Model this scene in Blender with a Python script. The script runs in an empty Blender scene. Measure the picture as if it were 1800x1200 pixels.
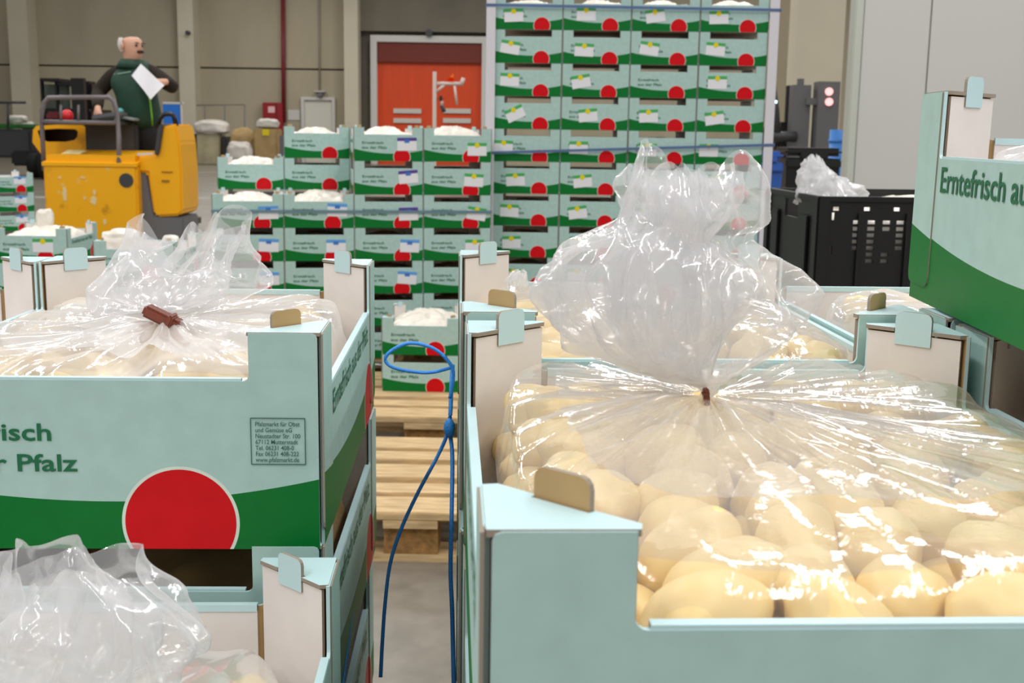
import bpy, bmesh, math, random
from mathutils import Vector, Matrix, noise
rnd = random.Random(7)
C = bpy.context.scene.collection
SC = bpy.context.scene
R_ = math.radians
# ------------------------------------------------------------------ camera
FPX, EYE, PITCH, ROLL = 2105.0, 1.142, R_(9.9), R_(0.85)
cF = Vector((0, math.cos(PITCH), -math.sin(PITCH)))
_r, _u = Vector((1, 0, 0)), Vector((0, math.sin(PITCH), math.cos(PITCH)))
cR = _r*math.cos(ROLL) + _u*math.sin(ROLL)
cU = -_r*math.sin(ROLL) + _u*math.cos(ROLL)
camd = bpy.data.cameras.new('camera'); cam = bpy.data.objects.new('camera', camd); C.objects.link(cam)
camd.sensor_width = 36; camd.lens = FPX/1800*36; camd.clip_start = .02; camd.clip_end = 300
cam.matrix_world = Matrix(((cR.x, cU.x, -cF.x, 0), (cR.y, cU.y, -cF.y, 0), (cR.z, cU.z, -cF.z, EYE), (0, 0, 0, 1)))
camd.dof.use_dof = True; camd.dof.focus_distance = .80; camd.dof.aperture_fstop = 26
SC.camera = cam
def at(px, py, d):
    """world point on the ray through photo pixel (px,py) at ground distance d"""
    v = cF + cR*((px-900)/FPX) + cU*((600-py)/FPX)
    return Vector((0, 0, EYE)) + v*(d/v.y)
def mpp(d): return d/FPX            # metres per pixel at distance d
# ------------------------------------------------------------------ light
SC.view_settings.view_transform = 'Standard'; SC.view_settings.look = 'None'
SC.view_settings.exposure = -0.07; SC.view_settings.gamma = 1.0; SC.view_settings.use_curve_mapping = False
SC.cycles.transparent_max_bounces = 40
SC.cycles.max_bounces = 8
w = bpy.data.worlds.new('hall_light'); SC.world = w; w.use_nodes = True
w.node_tree.nodes['Background'].inputs[0].default_value = (1, .99, .98, 1)
w.node_tree.nodes['Background'].inputs[1].default_value = .38
def lamp(x, y, z, sx, sy, e, col=(1, .975, .95), rot=(0, 0, 0)):
    l = bpy.data.lights.new('ceiling_lamp', 'AREA'); l.shape = 'RECTANGLE'; l.size = sx; l.size_y = sy; l.energy = e; l.color = col
    o = bpy.data.objects.new('ceiling_lamp', l); o.location = (x, y, z); o.rotation_euler = rot; C.objects.link(o)
for yy, e in ((-4.5, 300), (-1.2, 230), (2.2, 150), (6, 230), (11, 240), (18, 300), (27, 330), (36, 330)):
    for xx in (-9, -3.2, 2.6, 9):
        lamp(xx, yy, 6.8, .35, 2.6, e*.5)
# ------------------------------------------------------------------ materials
def newmat(name):
    m = bpy.data.materials.new(name); m.use_nodes = True
    return m, m.node_tree, m.node_tree.nodes, m.node_tree.nodes['Principled BSDF']
def srgb(r, g, b):
    f = lambda c: (c/255/12.92 if c/255 <= .04045 else ((c/255+.055)/1.055)**2.4)
    return (f(r), f(g), f(b), 1)
def mat(name, col, rough=.5, metal=0, spec=.5, var=0, vscale=8, bump=0, bscale=200, sss=0, stretch=None, emit=0):
    m, nt, N, b = newmat(name)
    b.inputs['Base Color'].default_value = col; b.inputs['Roughness'].default_value = rough
    b.inputs['Metallic'].default_value = metal; b.inputs['Specular IOR Level'].default_value = spec
    if emit:
        b.inputs['Emission Color'].default_value = col; b.inputs['Emission Strength'].default_value = emit
    if sss:
        b.inputs['Subsurface Weight'].default_value = sss; b.inputs['Subsurface Radius'].default_value = (.012, .008, .004); b.inputs['Subsurface Scale'].default_value = .6
    tc = N.new('ShaderNodeTexCoord')
    src = tc.outputs['Object']
    if stretch:
        mp = N.new('ShaderNodeMapping'); mp.inputs['Scale'].default_value = stretch; nt.links.new(src, mp.inputs[0]); src = mp.outputs[0]
    if var:
        n = N.new('ShaderNodeTexNoise'); n.inputs['Scale'].default_value = vscale; n.inputs['Detail'].default_value = 6; nt.links.new(src, n.inputs[0])
        mx = N.new('ShaderNodeMix'); mx.data_type = 'RGBA'; mx.blend_type = 'MULTIPLY'
        rp = N.new('ShaderNodeMapRange'); rp.inputs[1].default_value = .3; rp.inputs[2].default_value = .7; rp.inputs[3].default_value = 1-var; rp.inputs[4].default_value = 1+var*.4
        nt.links.new(n.outputs[0], rp.inputs[0]); mx.inputs[0].default_value = 1; mx.inputs[6].default_value = col
        nt.links.new(rp.outputs[0], mx.inputs[7]); nt.links.new(mx.outputs[2], b.inputs['Base Color'])
    if bump:
        n = N.new('ShaderNodeTexNoise'); n.inputs['Scale'].default_value = bscale; n.inputs['Detail'].default_value = 4; nt.links.new(src, n.inputs[0])
        bp = N.new('ShaderNodeBump'); bp.inputs['Strength'].default_value = bump; bp.inputs['Distance'].default_value = .002
        nt.links.new(n.outputs[0], bp.inputs['Height']); nt.links.new(bp.outputs[0], b.inputs['Normal'])
    return m
MINT, GREEN, RED, RING = srgb(172, 203, 198), srgb(0, 112, 44), srgb(206, 2, 18), srgb(214, 226, 216)
def print_mat(name, u0, kl, kr, cx):
    """mint carton board with the printed green wave and the red disc, from the panel's own UV in metres"""
    m, nt, N, b = newmat(name)
    b.inputs['Roughness'].default_value = .45; b.inputs['Specular IOR Level'].default_value = .22
    uv = N.new('ShaderNodeUVMap'); sp = N.new('ShaderNodeSeparateXYZ'); nt.links.new(uv.outputs[0], sp.inputs[0])
    def M(op, a, c=None):
        n = N.new('ShaderNodeMath'); n.operation = op
        for i, v in enumerate((a, c)):
            if v is None: continue
            if isinstance(v, (int, float)): n.inputs[i].default_value = v
            else: nt.links.new(v, n.inputs[i])
        return n.outputs[0]
    U, V = sp.outputs[0], sp.outputs[1]
    d = M('SUBTRACT', U, u0); d2 = M('MULTIPLY', d, d)
    k = M('ADD', M('MULTIPLY', M('LESS_THAN', d, 0.), kl), M('MULTIPLY', M('GREATER_THAN', d, 0.), kr))
    curve = M('ADD', M('MULTIPLY', k, d2), .033)
    g = M('LESS_THAN', V, curve)
    dx, dy = M('SUBTRACT', U, cx), M('SUBTRACT', V, .0188)
    dist = M('SQRT', M('ADD', M('MULTIPLY', dx, dx), M('MULTIPLY', dy, dy)))
    ring = M('LESS_THAN', dist, .0378); red = M('LESS_THAN', dist, .0357)
    ns = N.new('ShaderNodeTexNoise'); ns.inputs['Scale'].default_value = 60; ns.inputs['Detail'].default_value = 5; nt.links.new(uv.outputs[0], ns.inputs[0])
    def mixc(f, a, c):
        x = N.new('ShaderNodeMix'); x.data_type = 'RGBA'; nt.links.new(f, x.inputs[0])
        for i, v in ((6, a), (7, c)):
            if isinstance(v, tuple): x.inputs[i].default_value = v
            else: nt.links.new(v, x.inputs[i])
        return x.outputs[2]
    c = mixc(red, mixc(ring, mixc(g, MINT, GREEN), RING), RED)
    rg = N.new('ShaderNodeMapRange'); rg.inputs[1].default_value = .3; rg.inputs[2].default_value = .7; rg.inputs[3].default_value = .94; rg.inputs[4].default_value = 1.03
    nt.links.new(ns.outputs[0], rg.inputs[0])
    x = N.new('ShaderNodeMix'); x.data_type = 'RGBA'; x.blend_type = 'MULTIPLY'; x.inputs[0].default_value = 1
    nt.links.new(c, x.inputs[6]); nt.links.new(rg.outputs[0], x.inputs[7]); nt.links.new(x.outputs[2], b.inputs['Base Color'])
    return m
M_PW = print_mat('carton_print_end', .165, .02/.165**2, .016/.135**2, .208)
M_PD = print_mat('carton_print_side', .22, .02/.22**2, .016/.18**2, .335)
M_MINT = mat('mint_board', srgb(190, 220, 224), .4)
M_WHITE = mat('white_board', srgb(228, 222, 218), .7, var=.06, vscale=30)
M_KRAFT = mat('brown_board', srgb(186, 152, 104), .8, var=.1, vscale=40)
M_KEDGE = mat('board_edge', srgb(150, 138, 124), .8)
M_INK = mat('green_ink', srgb(8, 104, 66), .5)
M_INK2 = mat('dark_ink', srgb(42, 96, 86), .5)
CARTON = [M_PW, M_PD, M_MINT, M_WHITE, M_KRAFT, M_KEDGE]
PW, PD, MI, WH, KR, KE = range(6)
M_POT = mat('peeled_potato', srgb(240, 214, 152), .42, var=.07, vscale=25, bump=.15, bscale=60, sss=.25)
M_WOOD = mat('pallet_wood', srgb(208, 178, 132), .75, var=.35, vscale=5, bump=.3, bscale=40, stretch=(2, 14, 14))
M_WOODB = mat('pressed_wood_block', srgb(158, 118, 66), .85, var=.5, vscale=45, bump=.6, bscale=90)
M_ROPE = mat('blue_twine', srgb(60, 146, 236), .5, bump=.5, bscale=500)
M_CLIP = mat('brown_clip', srgb(120, 58, 40), .4)
def plastic(name, milk, crinkle=0., gloss=.04, tint=(1, 1, 1, 1), rough=.10, fac=1.0):
    m = bpy.data.materials.new(name); m.use_nodes = True; nt = m.node_tree; N = nt.nodes; N.clear()
    out = N.new('ShaderNodeOutputMaterial'); tr = N.new('ShaderNodeBsdfTransparent'); tr.inputs[0].default_value = tint
    df = N.new('ShaderNodeBsdfDiffuse'); df.inputs[0].default_value = (.93, .93, .95, 1)
    tl = N.new('ShaderNodeBsdfTranslucent'); tl.inputs[0].default_value = (.93, .93, .95, 1)
    gl = N.new('ShaderNodeBsdfGlossy'); gl.inputs[0].default_value = (1, 1, 1, 1); gl.inputs['Roughness'].default_value = rough
    ms = N.new('ShaderNodeMixShader'); ms.inputs[0].default_value = .5; nt.links.new(df.outputs[0], ms.inputs[1]); nt.links.new(tl.outputs[0], ms.inputs[2])
    lw = N.new('ShaderNodeLayerWeight'); lw.inputs[0].default_value = .35
    rg = N.new('ShaderNodeMapRange'); rg.inputs[3].default_value = milk; rg.inputs[4].default_value = min(1, milk*2.6); nt.links.new(lw.outputs['Facing'], rg.inputs[0])
    m1 = N.new('ShaderNodeMixShader'); nt.links.new(rg.outputs[0], m1.inputs[0]); nt.links.new(tr.outputs[0], m1.inputs[1]); nt.links.new(ms.outputs[0], m1.inputs[2])
    rf = N.new('ShaderNodeMapRange'); rf.inputs[3].default_value = gloss; rf.inputs[4].default_value = .30; nt.links.new(lw.outputs['Fresnel'], rf.inputs[0])
    m2 = N.new('ShaderNodeMixShader'); nt.links.new(rf.outputs[0], m2.inputs[0]); nt.links.new(m1.outputs[0], m2.inputs[1]); nt.links.new(gl.outputs[0], m2.inputs[2])
    tc = N.new('ShaderNodeTexCoord'); ns = N.new('ShaderNodeTexNoise'); ns.inputs['Scale'].default_value = 90; ns.inputs['Detail'].default_value = 3; nt.links.new(tc.outputs['Object'], ns.inputs[0])
    bp = N.new('ShaderNodeBump'); bp.inputs['Strength'].default_value = .18; bp.inputs['Distance'].default_value = .003; nt.links.new(ns.outputs[0], bp.inputs['Height'])
    if crinkle:
        n2 = N.new('ShaderNodeTexNoise'); n2.noise_type = 'RIDGED_MULTIFRACTAL'; n2.inputs['Scale'].default_value = 26; n2.inputs['Detail'].default_value = 3; nt.links.new(tc.outputs['Object'], n2.inputs[0])
        b2 = N.new('ShaderNodeBump'); b2.inputs['Strength'].default_value = crinkle; b2.inputs['Distance'].default_value = .006; nt.links.new(n2.outputs[0], b2.inputs['Height']); nt.links.new(bp.outputs[0], b2.inputs['Normal']); bp = b2
        nt.links.new(bp.outputs[0], df.inputs['Normal'])
    nt.links.new(bp.outputs[0], gl.inputs['Normal'])
    nt.links.new(m2.outputs[0], out.inputs[0])
    return m
M_FILM = plastic('clear_film', .085)
M_FILMM = plastic('milky_film', .30, crinkle=.12)
M_RUF = plastic('gathered_film', .24, crinkle=.55, gloss=.06)
M_BAG = mat('white_bag', srgb(238, 232, 220), .35, var=.12, vscale=18, sss=.1)
# ------------------------------------------------------------------ mesh helpers
def tag(o, label=None, cat=None, group=None, kind=None):
    if label: o['label'] = label
    if cat: o['category'] = cat
    if group: o['group'] = group
    if kind: o['kind'] = kind
    return o
def empty(name, loc=(0, 0, 0), rz=0):
    o = bpy.data.objects.new(name, None); o.location = loc; o.rotation_euler = (0, 0, rz); o.empty_display_size = .05; C.objects.link(o); return o
def link(name, me, parent=None, loc=(0, 0, 0), rot=(0, 0, 0)):
    o = bpy.data.objects.new(name, me); C.objects.link(o); o.location = loc; o.rotation_euler = rot
    if parent: o.parent = parent
    return o
class MB:
    def __init__(s): s.bm = bmesh.new(); s.uv = s.bm.loops.layers.uv.new('UVMap')
    def mesh(s, name, mats, smooth=False):
        me = bpy.data.meshes.new(name); bmesh.ops.recalc_face_normals(s.bm, faces=s.bm.faces); s.bm.to_mesh(me); s.bm.free()
        for m in (mats if isinstance(mats, (list, tuple)) else [mats]): me.materials.append(m)
        if smooth: me.polygons.foreach_set('use_smooth', [True]*len(me.polygons))
        me.update(); return me
    def obj(s, name, mats, parent=None, smooth=False, loc=(0, 0, 0), rot=(0, 0, 0)): return link(name, s.mesh(name, mats, smooth), parent, loc, rot)
    def box(s, cx, cy, cz, sx, sy, sz, mi=0, rz=0, bev=0, rot=None):
        m = Matrix.Translation((cx, cy, cz)) @ (rot if rot else Matrix.Rotation(rz, 4, 'Z')) @ Matrix.Diagonal((sx, sy, sz, 1))
        r = bmesh.ops.create_cube(s.bm, size=1, matrix=m)
        fs = set(f for v in r['verts'] for f in v.link_faces)
        for f in fs: f.material_index = mi
        if bev:
            e = bmesh.ops.bevel(s.bm, geom=list(set(e for f in fs for e in f.edges)), offset=bev, segments=2, affect='EDGES', clamp_overlap=True)
            for f in e['faces']: f.material_index = mi
        return s
    def cyl(s, a, b, r, seg=12, mi=0, r2=None, caps=True):
        a, b = Vector(a), Vector(b); d = b-a; q = d.to_track_quat('Z', 'Y').to_matrix().to_4x4()
        rr = bmesh.ops.create_cone(s.bm, cap_ends=caps, segments=seg, radius1=r, radius2=r if r2 is None else r2, depth=d.length, matrix=Matrix.Translation((a+b)/2) @ q)
        for f in set(f for v in rr['verts'] for f in v.link_faces): f.material_index = mi; f.smooth = len(f.verts) == 4
        return s
    def tube(s, pts, r, seg=8, mi=0):
        pts = [Vector(p) for p in pts]; rings = []
        up = Vector((0, 0, 1))
        for i, p in enumerate(pts):
            t = (pts[min(i+1, len(pts)-1)] - pts[max(i-1, 0)]).normalized()
            x = t.cross(up)
            if x.length < .05: x = t.cross(Vector((0, 1, 0)))
            x.normalize(); y = x.cross(t)
            rings.append([s.bm.verts.new(p + (x*math.cos(2*math.pi*k/seg)+y*math.sin(2*math.pi*k/seg))*r) for k in range(seg)])
        for a, b in zip(rings, rings[1:]):
            for k in range(seg):
                f = s.bm.faces.new((a[k], a[(k+1) % seg], b[(k+1) % seg], b[k])); f.material_index = mi; f.smooth = True
        for rg in (rings[0], rings[-1]):
            f = s.bm.faces.new(rg); f.material_index = mi
        return s
    def prism(s, poly, axis, a, b, mi=0, mia=None, mib=None):
        """poly: 2D points; extruded from a to b along axis 'x','y' or 'z'"""
        def P(p, t): return {'x': (t, p[0], p[1]), 'y': (p[0], t, p[1]), 'z': (p[0], p[1], t)}[axis]
        A = [s.bm.verts.new(P(p, a)) for p in poly]; B = [s.bm.verts.new(P(p, b)) for p in poly]
        fa = s.bm.faces.new(A); fa.material_index = mi if mia is None else mia
        fb = s.bm.faces.new(B); fb.material_index = mi if mib is None else mib
        n = len(poly)
        for i in range(n):
            f = s.bm.faces.new((A[i], A[(i+1) % n], B[(i+1) % n], B[i])); f.material_index = mi
        return fa, fb
def text_mesh(name, body, size, m, bold=0., width=None, spacing=1.):
    cu = bpy.data.curves.new(name, 'FONT'); cu.body = body; cu.size = size; cu.offset = bold; cu.resolution_u = 3; cu.space_line = spacing
    o = bpy.data.objects.new(name, cu); C.objects.link(o); bpy.context.view_layer.update()
    me = bpy.data.meshes.new_from_object(o.evaluated_get(bpy.context.evaluated_depsgraph_get()))
    bpy.data.objects.remove(o); me.name = name; me.materials.clear(); me.materials.append(m)
    if width:
        xs = [v.co.x for v in me.vertices]; k = width/(max(xs)-min(xs)); x0 = min(xs)
        for v in me.vertices: v.co.x = (v.co.x-x0)*k
    return me
# ------------------------------------------------------------------ carton
W, D, H, T = .30, .40, .1444, .046
RW, RD = .0316, .0447
TH = .0022
def arc(cx, cy, r, a0, a1, n=4): return [(cx+r*math.cos(R_(a0+(a1-a0)*i/n)), cy+r*math.sin(R_(a0+(a1-a0)*i/n))) for i in range(n+1)]
def profile(L, rim, e=.0026, cut=(False, False)):
    """outline of a carton wall: low rim between two corner towers"""
    h = L/2; r = .004; k = .003; top = H-.0006
    p = [(-h+e, .001), (h-e, .001)]
    if cut[1]: p += [(h-e, H-rim)]
    else: p += arc(h-e-k, top-k, k, 0, 90, 2) + [(h-T, top)] + arc(h-T-r, H-rim+r, r, 0, -90)
    if cut[0]: p += [(-h+e, H-rim)]
    else: p += arc(-h+T+r, H-rim+r, r, -90, -180) + [(-h+T, top)] + arc(-h+e+k, top-k, k, 90, 180, 2)
    return p
def wall(mb, L, rim, dist, axis, sgn, outer, cut=(False, False)):
    """outer printed sheet plus the inner white sheet folded over the rim"""
    # the outline is drawn as seen from outside: u runs left to right on the printed side
    prof = profile(L, rim, cut=cut)
    def uvface(f, flip):
        f.material_index = outer
        for l in f.loops:
            c = l.vert.co; u = c.x if axis == 'y' else c.y
            l[mb.uv].uv = ((-u if flip else u)+L/2, c.z)
    o, i = sgn*dist, sgn*(dist-TH)
    fa, fb = mb.prism(prof, axis, o, i, mi=MI, mia=outer, mib=KR)
    flip = (axis == 'y' and sgn > 0) or (axis == 'x' and sgn < 0)
    uvface(fa, flip)
    w = L/2-T-.005
    x0, x1 = (-L/2+.006 if cut[0] else -w), (L/2-.006 if cut[1] else w)
    pi = [(x0, .003), (x1, .003), (x1, H-rim+.0012), (x0, H-rim+.0012)]
    mb.prism([(a, b) for a, b in pi], axis, i, sgn*(dist-2*TH), mi=WH)
    mb.prism([(x0, H-rim-.003), (x1, H-rim-.003), (x1, H-rim+.0016), (x0, H-rim+.0016)], axis, o-sgn*.0002, sgn*(dist-2*TH-.0006), mi=MI)
def flap(mb, sx, sy):
    """rounded glue flap folded over the side face at a corner"""
    y1, y0 = D/2-.0012, D/2-T-.001; r = .007
    pl = [(sy*y1, H-.001), (sy*y1, .02)] + [(sy*a, b) for a, b in arc(y1-r, .012+r, r, 0, -90, 3)] + [(sy*a, b) for a, b in arc(y0+r, .012+r, r, -90, -180, 3)] + [(sy*y0, H-.001)]
    fa, fb = mb.prism(pl, 'x', sx*(W/2+.0010), sx*(W/2-.0004), mi=KE, mia=PD, mib=KR)
    for l in fa.loops:
        c = l.vert.co; l[mb.uv].uv = ((c.y if sx > 0 else -c.y)+D/2, c.z)
def post(mb, sx, sy, tab=True):
    """triangular corner post: diagonal inner board, top cap, locking tab"""
    a = Vector((sx*(W/2-T-.001), sy*(D/2-.005))); b = Vector((sx*(W/2-.005), sy*(D/2-T-.001)))
    d = (b-a).normalized(); n = Vector((-d.y, d.x))
    if n.dot(Vector((-sx, -sy))) < 0: n = -n
    def slab(p, q, z0, z1, t, mi, mo):
        v = [(p, z0), (q, z0), (q, z1), (p, z1)]
        A = [mb.bm.verts.new((x.x, x.y, z)) for x, z in v]; B = [mb.bm.verts.new((x.x-n.x*t, x.y-n.y*t, z)) for x, z in v]
        f = mb.bm.faces.new(A); f.material_index = mi
        f = mb.bm.faces.new(B); f.material_index = mo
        for k in range(4):
            f = mb.bm.faces.new((A[k], A[(k+1) % 4], B[(k+1) % 4], B[k])); f.material_index = KE
    slab(a, b, .004, H-.0035, .002, WH, KR)
    corner = Vector((sx*(W/2-.0008), sy*(D/2-.0008)))
    a2 = Vector((sx*(W/2-T-.0012), sy*(D/2-.0008))); b2 = Vector((sx*(W/2-.0008), sy*(D/2-T-.0012)))
    mid = (a+b)/2
    ca, cb = mid-d*.012+n*.0012, mid+d*.012+n*.0012
    poly = [corner, a2, a+n*.0015, ca, ca-n*.003, cb-n*.003, cb, b+n*.0015, b2]
    fa, fb = mb.prism([(p.x, p.y) for p in poly], 'z', H-.0024, H, mi=KE, mia=KR, mib=MI)
    if tab:
        r = .004; ht = .0105
        out = [(-.0115, H-.01), (.0115, H-.01)] + arc(.0115-r, H+ht-r, r, 0, 90, 3) + arc(-.0115+r, H+ht-r, r, 90, 180, 3)
        A = []; B = []
        for u, z in out:
            p = mid+d*u+n*.0012; A.append(mb.bm.verts.new((p.x, p.y, z))); q = p-n*.0022; B.append(mb.bm.verts.new((q.x, q.y, z)))
        f = mb.bm.faces.new(A); f.material_index = MI
        f = mb.bm.faces.new(B); f.material_index = KR
        for k in range(len(A)):
            f = mb.bm.faces.new((A[k], A[(k+1) % len(A)], B[(k+1) % len(A)], B[k])); f.material_index = KE
def body_mesh(name, cut=None, posts=False):
    mb = MB()
    # cut: corner (sx,sy) whose tower is folded away
    c = lambda ax, s: {('y', -1): ((-1, -1) == cut, (1, -1) == cut), ('y', 1): ((-1, 1) == cut, (1, 1) == cut),
                       ('x', -1): ((-1, -1) == cut, (-1, 1) == cut), ('x', 1): ((1, -1) == cut, (1, 1) == cut)}[(ax, s)]
    for s in (-1, 1):
        wall(mb, W, RW, D/2, 'y', s, PW, c('y', s))
        wall(mb, D-.005, RD, W/2, 'x', s, PD, c('x', s))
        for t in (-1, 1):
            if (s, t) != cut: flap(mb, s, t)
            if posts and (s, t) != cut: post(mb, s, t, False)
    mb.box(0, 0, .0025, W-.006, D-.006, .003, WH)
    return mb.mesh(name, CARTON)
ME_BODY = body_mesh('carton_body')
ME_BODYC = body_mesh('carton_body_open_corner', cut=(-1, 1))
ME_BODYF = body_mesh('carton_body_stacked', posts=True)
ME_POST = {}
for sx in (-1, 1):
    for sy in (-1, 1):
        mb = MB(); post(mb, sx, sy); ME_POST[(sx, sy)] = mb.mesh('corner_post', CARTON)
ME_T1 = text_mesh('lettering', 'Erntefrisch\naus der Pfalz', .0158, M_INK, .00028, width=.108, spacing=1.28)
ME_T2 = text_mesh('side_lettering', 'Erntefrisch aus der Pfalz', .0235, M_INK, .0003, width=.272)
ME_T3 = text_mesh('address_print', 'Pfalzmarkt f\u00fcr Obst\nund Gem\u00fcse eG\nNeustadter Str. 100\n67112 Mutterstadt\nTel. 06231 408-0\nFax 06231 408-222\nwww.pfalzmarkt.de', .0041, M_INK2, .00004, width=.0288, spacing=.96)
def frame_mesh():
    mb = MB(); w_, h_, t = .0345, .0305, .0005
    for x, y, a, b in ((w_/2, 0, w_, t), (w_/2, h_, w_, t), (0, h_/2, t, h_), (w_, h_/2, t, h_)): mb.box(x, y, 0, a, b, .0003)
    return mb.mesh('print_frame', M_INK2)
ME_FR = frame_mesh()
SCOL = {'blue': srgb(92, 158, 222), 'purple': srgb(84, 60, 150), 'green': srgb(70, 170, 92)}
M_STW = mat('sticker_paper', srgb(228, 230, 236), .4)
M_DOT = mat('sticker_yellow', srgb(226, 208, 0), .4)
M_BLUEDOT = mat('sticker_blue', srgb(58, 116, 196), .4)
ME_ST = {}
for k, col in SCOL.items():
    mb = MB(); mb.box(0, 0, 0, .084, .0012, .056, 0)
    mb.box(0, -.0008, .021, .084, .0006, .014, 1)
    if k == 'green':
        mb.cyl((0, -.0008, .017), (0, -.0016, .017), .011, 16, 2)
    else: mb.box(0, -.0012, .013, .022, .0006, .014, 3)
    ME_ST[k] = mb.mesh('label_sticker', [M_STW, mat('sticker_'+k, col, .4), M_DOT, M_BLUEDOT])
NCART = [0]
def carton(loc, rz, label, group=None, near=True, sticker=None, cut=None, tilt=(0, 0), addr=False, back=False, spos=None):
    """origin at the centre of the base"""
    e = empty('carton', loc, rz); e.rotation_euler = (tilt[0], tilt[1], rz)
    tag(e, label, 'carton', group)
    link('carton_body', (ME_BODYC if cut else ME_BODY) if near else ME_BODYF, e)
    if near:
        for k, me in ME_POST.items():
            if k != cut: link('corner_post', me, e)
    y = -D/2-.0006
    link('lettering', ME_T1, e, (-W/2+.036, y, .0735), (R_(90), 0, 0))
    if near:
        link('side_lettering', ME_T2, e, (W/2+.0006, -D/2+.058, .078), (R_(90), 0, R_(90)))
        link('side_lettering', ME_T2, e, (-W/2-.0006, D/2-.058, .078), (R_(90), 0, R_(-90)))
    if addr:
        fr = link('address_print', ME_FR, e, (-W/2+.2545, y, .0585), (R_(90), 0, 0))
        link('address_lines', ME_T3, fr, (.0027, .0305-.0052, .0002))
    if sticker:
        k, u, v, a = sticker
        link('label_sticker', ME_ST[k], e, (-W/2+u, -D/2-.0009, v), (0, R_(a), 0))
    return e
def rot2(x, y, a): return Vector((x*math.cos(a)-y*math.sin(a), x*math.sin(a)+y*math.cos(a)))
def centre(ox, oy, a, i=0, j=0, gap=.003):
    """centre of the carton i columns right / j rows behind the one whose front-left corner is (ox,oy)"""
    v = rot2(W/2+i*(W+gap), D/2+j*(D+gap), a); return ox+v.x, oy+v.y
ORD = ['first', 'second', 'third', 'fourth', 'fifth', 'sixth', 'seventh', 'eighth', 'ninth', 'tenth', 'eleventh']
# ------------------------------------------------------------------ setting
M_FLOOR, nt, N, b = newmat('polished_concrete')
tc = N.new('ShaderNodeTexCoord'); n1 = N.new('ShaderNodeTexNoise'); n1.inputs['Scale'].default_value = .9; n1.inputs['Detail'].default_value = 8
n2 = N.new('ShaderNodeTexNoise'); n2.inputs['Scale'].default_value = 14; n2.inputs['Detail'].default_value = 6
nt.links.new(tc.outputs['Object'], n1.inputs[0]); nt.links.new(tc.outputs['Object'], n2.inputs[0])
mx = N.new('ShaderNodeMix'); mx.inputs[0].default_value = .4; nt.links.new(n1.outputs[0], mx.inputs[2]); nt.links.new(n2.outputs[0], mx.inputs[3])
cr = N.new('ShaderNodeValToRGB'); cr.color_ramp.elements[0].position = .3; cr.color_ramp.elements[0].color = srgb(104, 98, 88)
cr.color_ramp.elements[1].position = .7; cr.color_ramp.elements[1].color = srgb(150, 143, 131)
nt.links.new(mx.outputs[0], cr.inputs[0]); nt.links.new(cr.outputs[0], b.inputs['Base Color']); b.inputs['Roughness'].default_value = .28
M_CONC = mat('cast_concrete', srgb(180, 170, 146), .85, var=.16, vscale=.7, stretch=(1, 1, .35))
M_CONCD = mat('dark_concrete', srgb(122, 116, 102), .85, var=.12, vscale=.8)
M_PILL = mat('pale_concrete', srgb(204, 196, 174), .8, var=.07, vscale=.8)
M_PANEL = mat('white_panel', srgb(206, 206, 202), .38, var=.03, vscale=.6)
mb = MB(); mb.box(0, 19, -.05, 60, 52, .1); tag(mb.obj('floor', M_FLOOR), kind='structure')
WY = 42.0
def wallbox(name, px0, px1, y0, y1, z0, z1, m):
    """slab between two photo columns, its front at ground distance y0"""
    xa, xb = at(px0, 232, y0).x, at(px1, 232, y0).x
    mb = MB(); mb.box((xa+xb)/2, (y0+y1)/2, (z0+z1)/2, xb-xa, y1-y0, z1-z0); return tag(mb.obj(name, m), kind='structure')
s = mpp(WY)
def wz(py, px=900): return at(px, py, WY).z
# far wall: concrete sandwich panels with an open reveal between the two courses
zj = wz(118, 400)
mb = MB()
xs = [at(p, 232, WY).x for p in (-700, 36, 338, 618)]
for a, b_ in ((xs[0], at(30, 232, WY).x), (at(66, 232, WY).x, at(330, 232, WY).x), (at(352, 232, WY).x, xs[3])):  # gaps right of the pillars let the dark core stand in for shadow
    mb.box((a+b_)/2, WY+.15, zj/2-.03, b_-a, .3, zj-.06); mb.box((a+b_)/2, WY+.15, (zj+9.5)/2, b_-a, .3, 9.5-zj)
xa, xb = at(858, 232, WY).x, at(3400, 232, WY).x
mb.box((xa+xb)/2, WY+.15, 4.75, xb-xa, .3, 9.5)
tag(mb.obj('wall_back', M_CONC), kind='structure')
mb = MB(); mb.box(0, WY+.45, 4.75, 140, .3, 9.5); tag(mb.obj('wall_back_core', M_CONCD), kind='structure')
for i, (p0, p1, yy) in enumerate(((24, 58, 41.2), (318, 345, 41.2), (606, 630, 41.2))):
    wallbox('trim_%d' % (i+1), p0, p1, yy, yy+.8, 0, 9.5, M_PILL)
wallbox('trim_4', 1392, 1474, 23, 23.7, 0, 9.5, M_PILL)
wallbox('trim_5', 1348, 1390, 25.2, 25.8, 0, 9.5, M_CONC)
# upper lintel over the big door
zt = wz(56, 740)
xa, xb = at(632, 232, WY).x, at(900, 232, WY).x
mb = MB(); mb.box((xa+xb)/2, WY+.1, (zt+9.5)/2, xb-xa, .4, 9.5-zt); tag(mb.obj('trim_6', M_CONCD), kind='structure')
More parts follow.
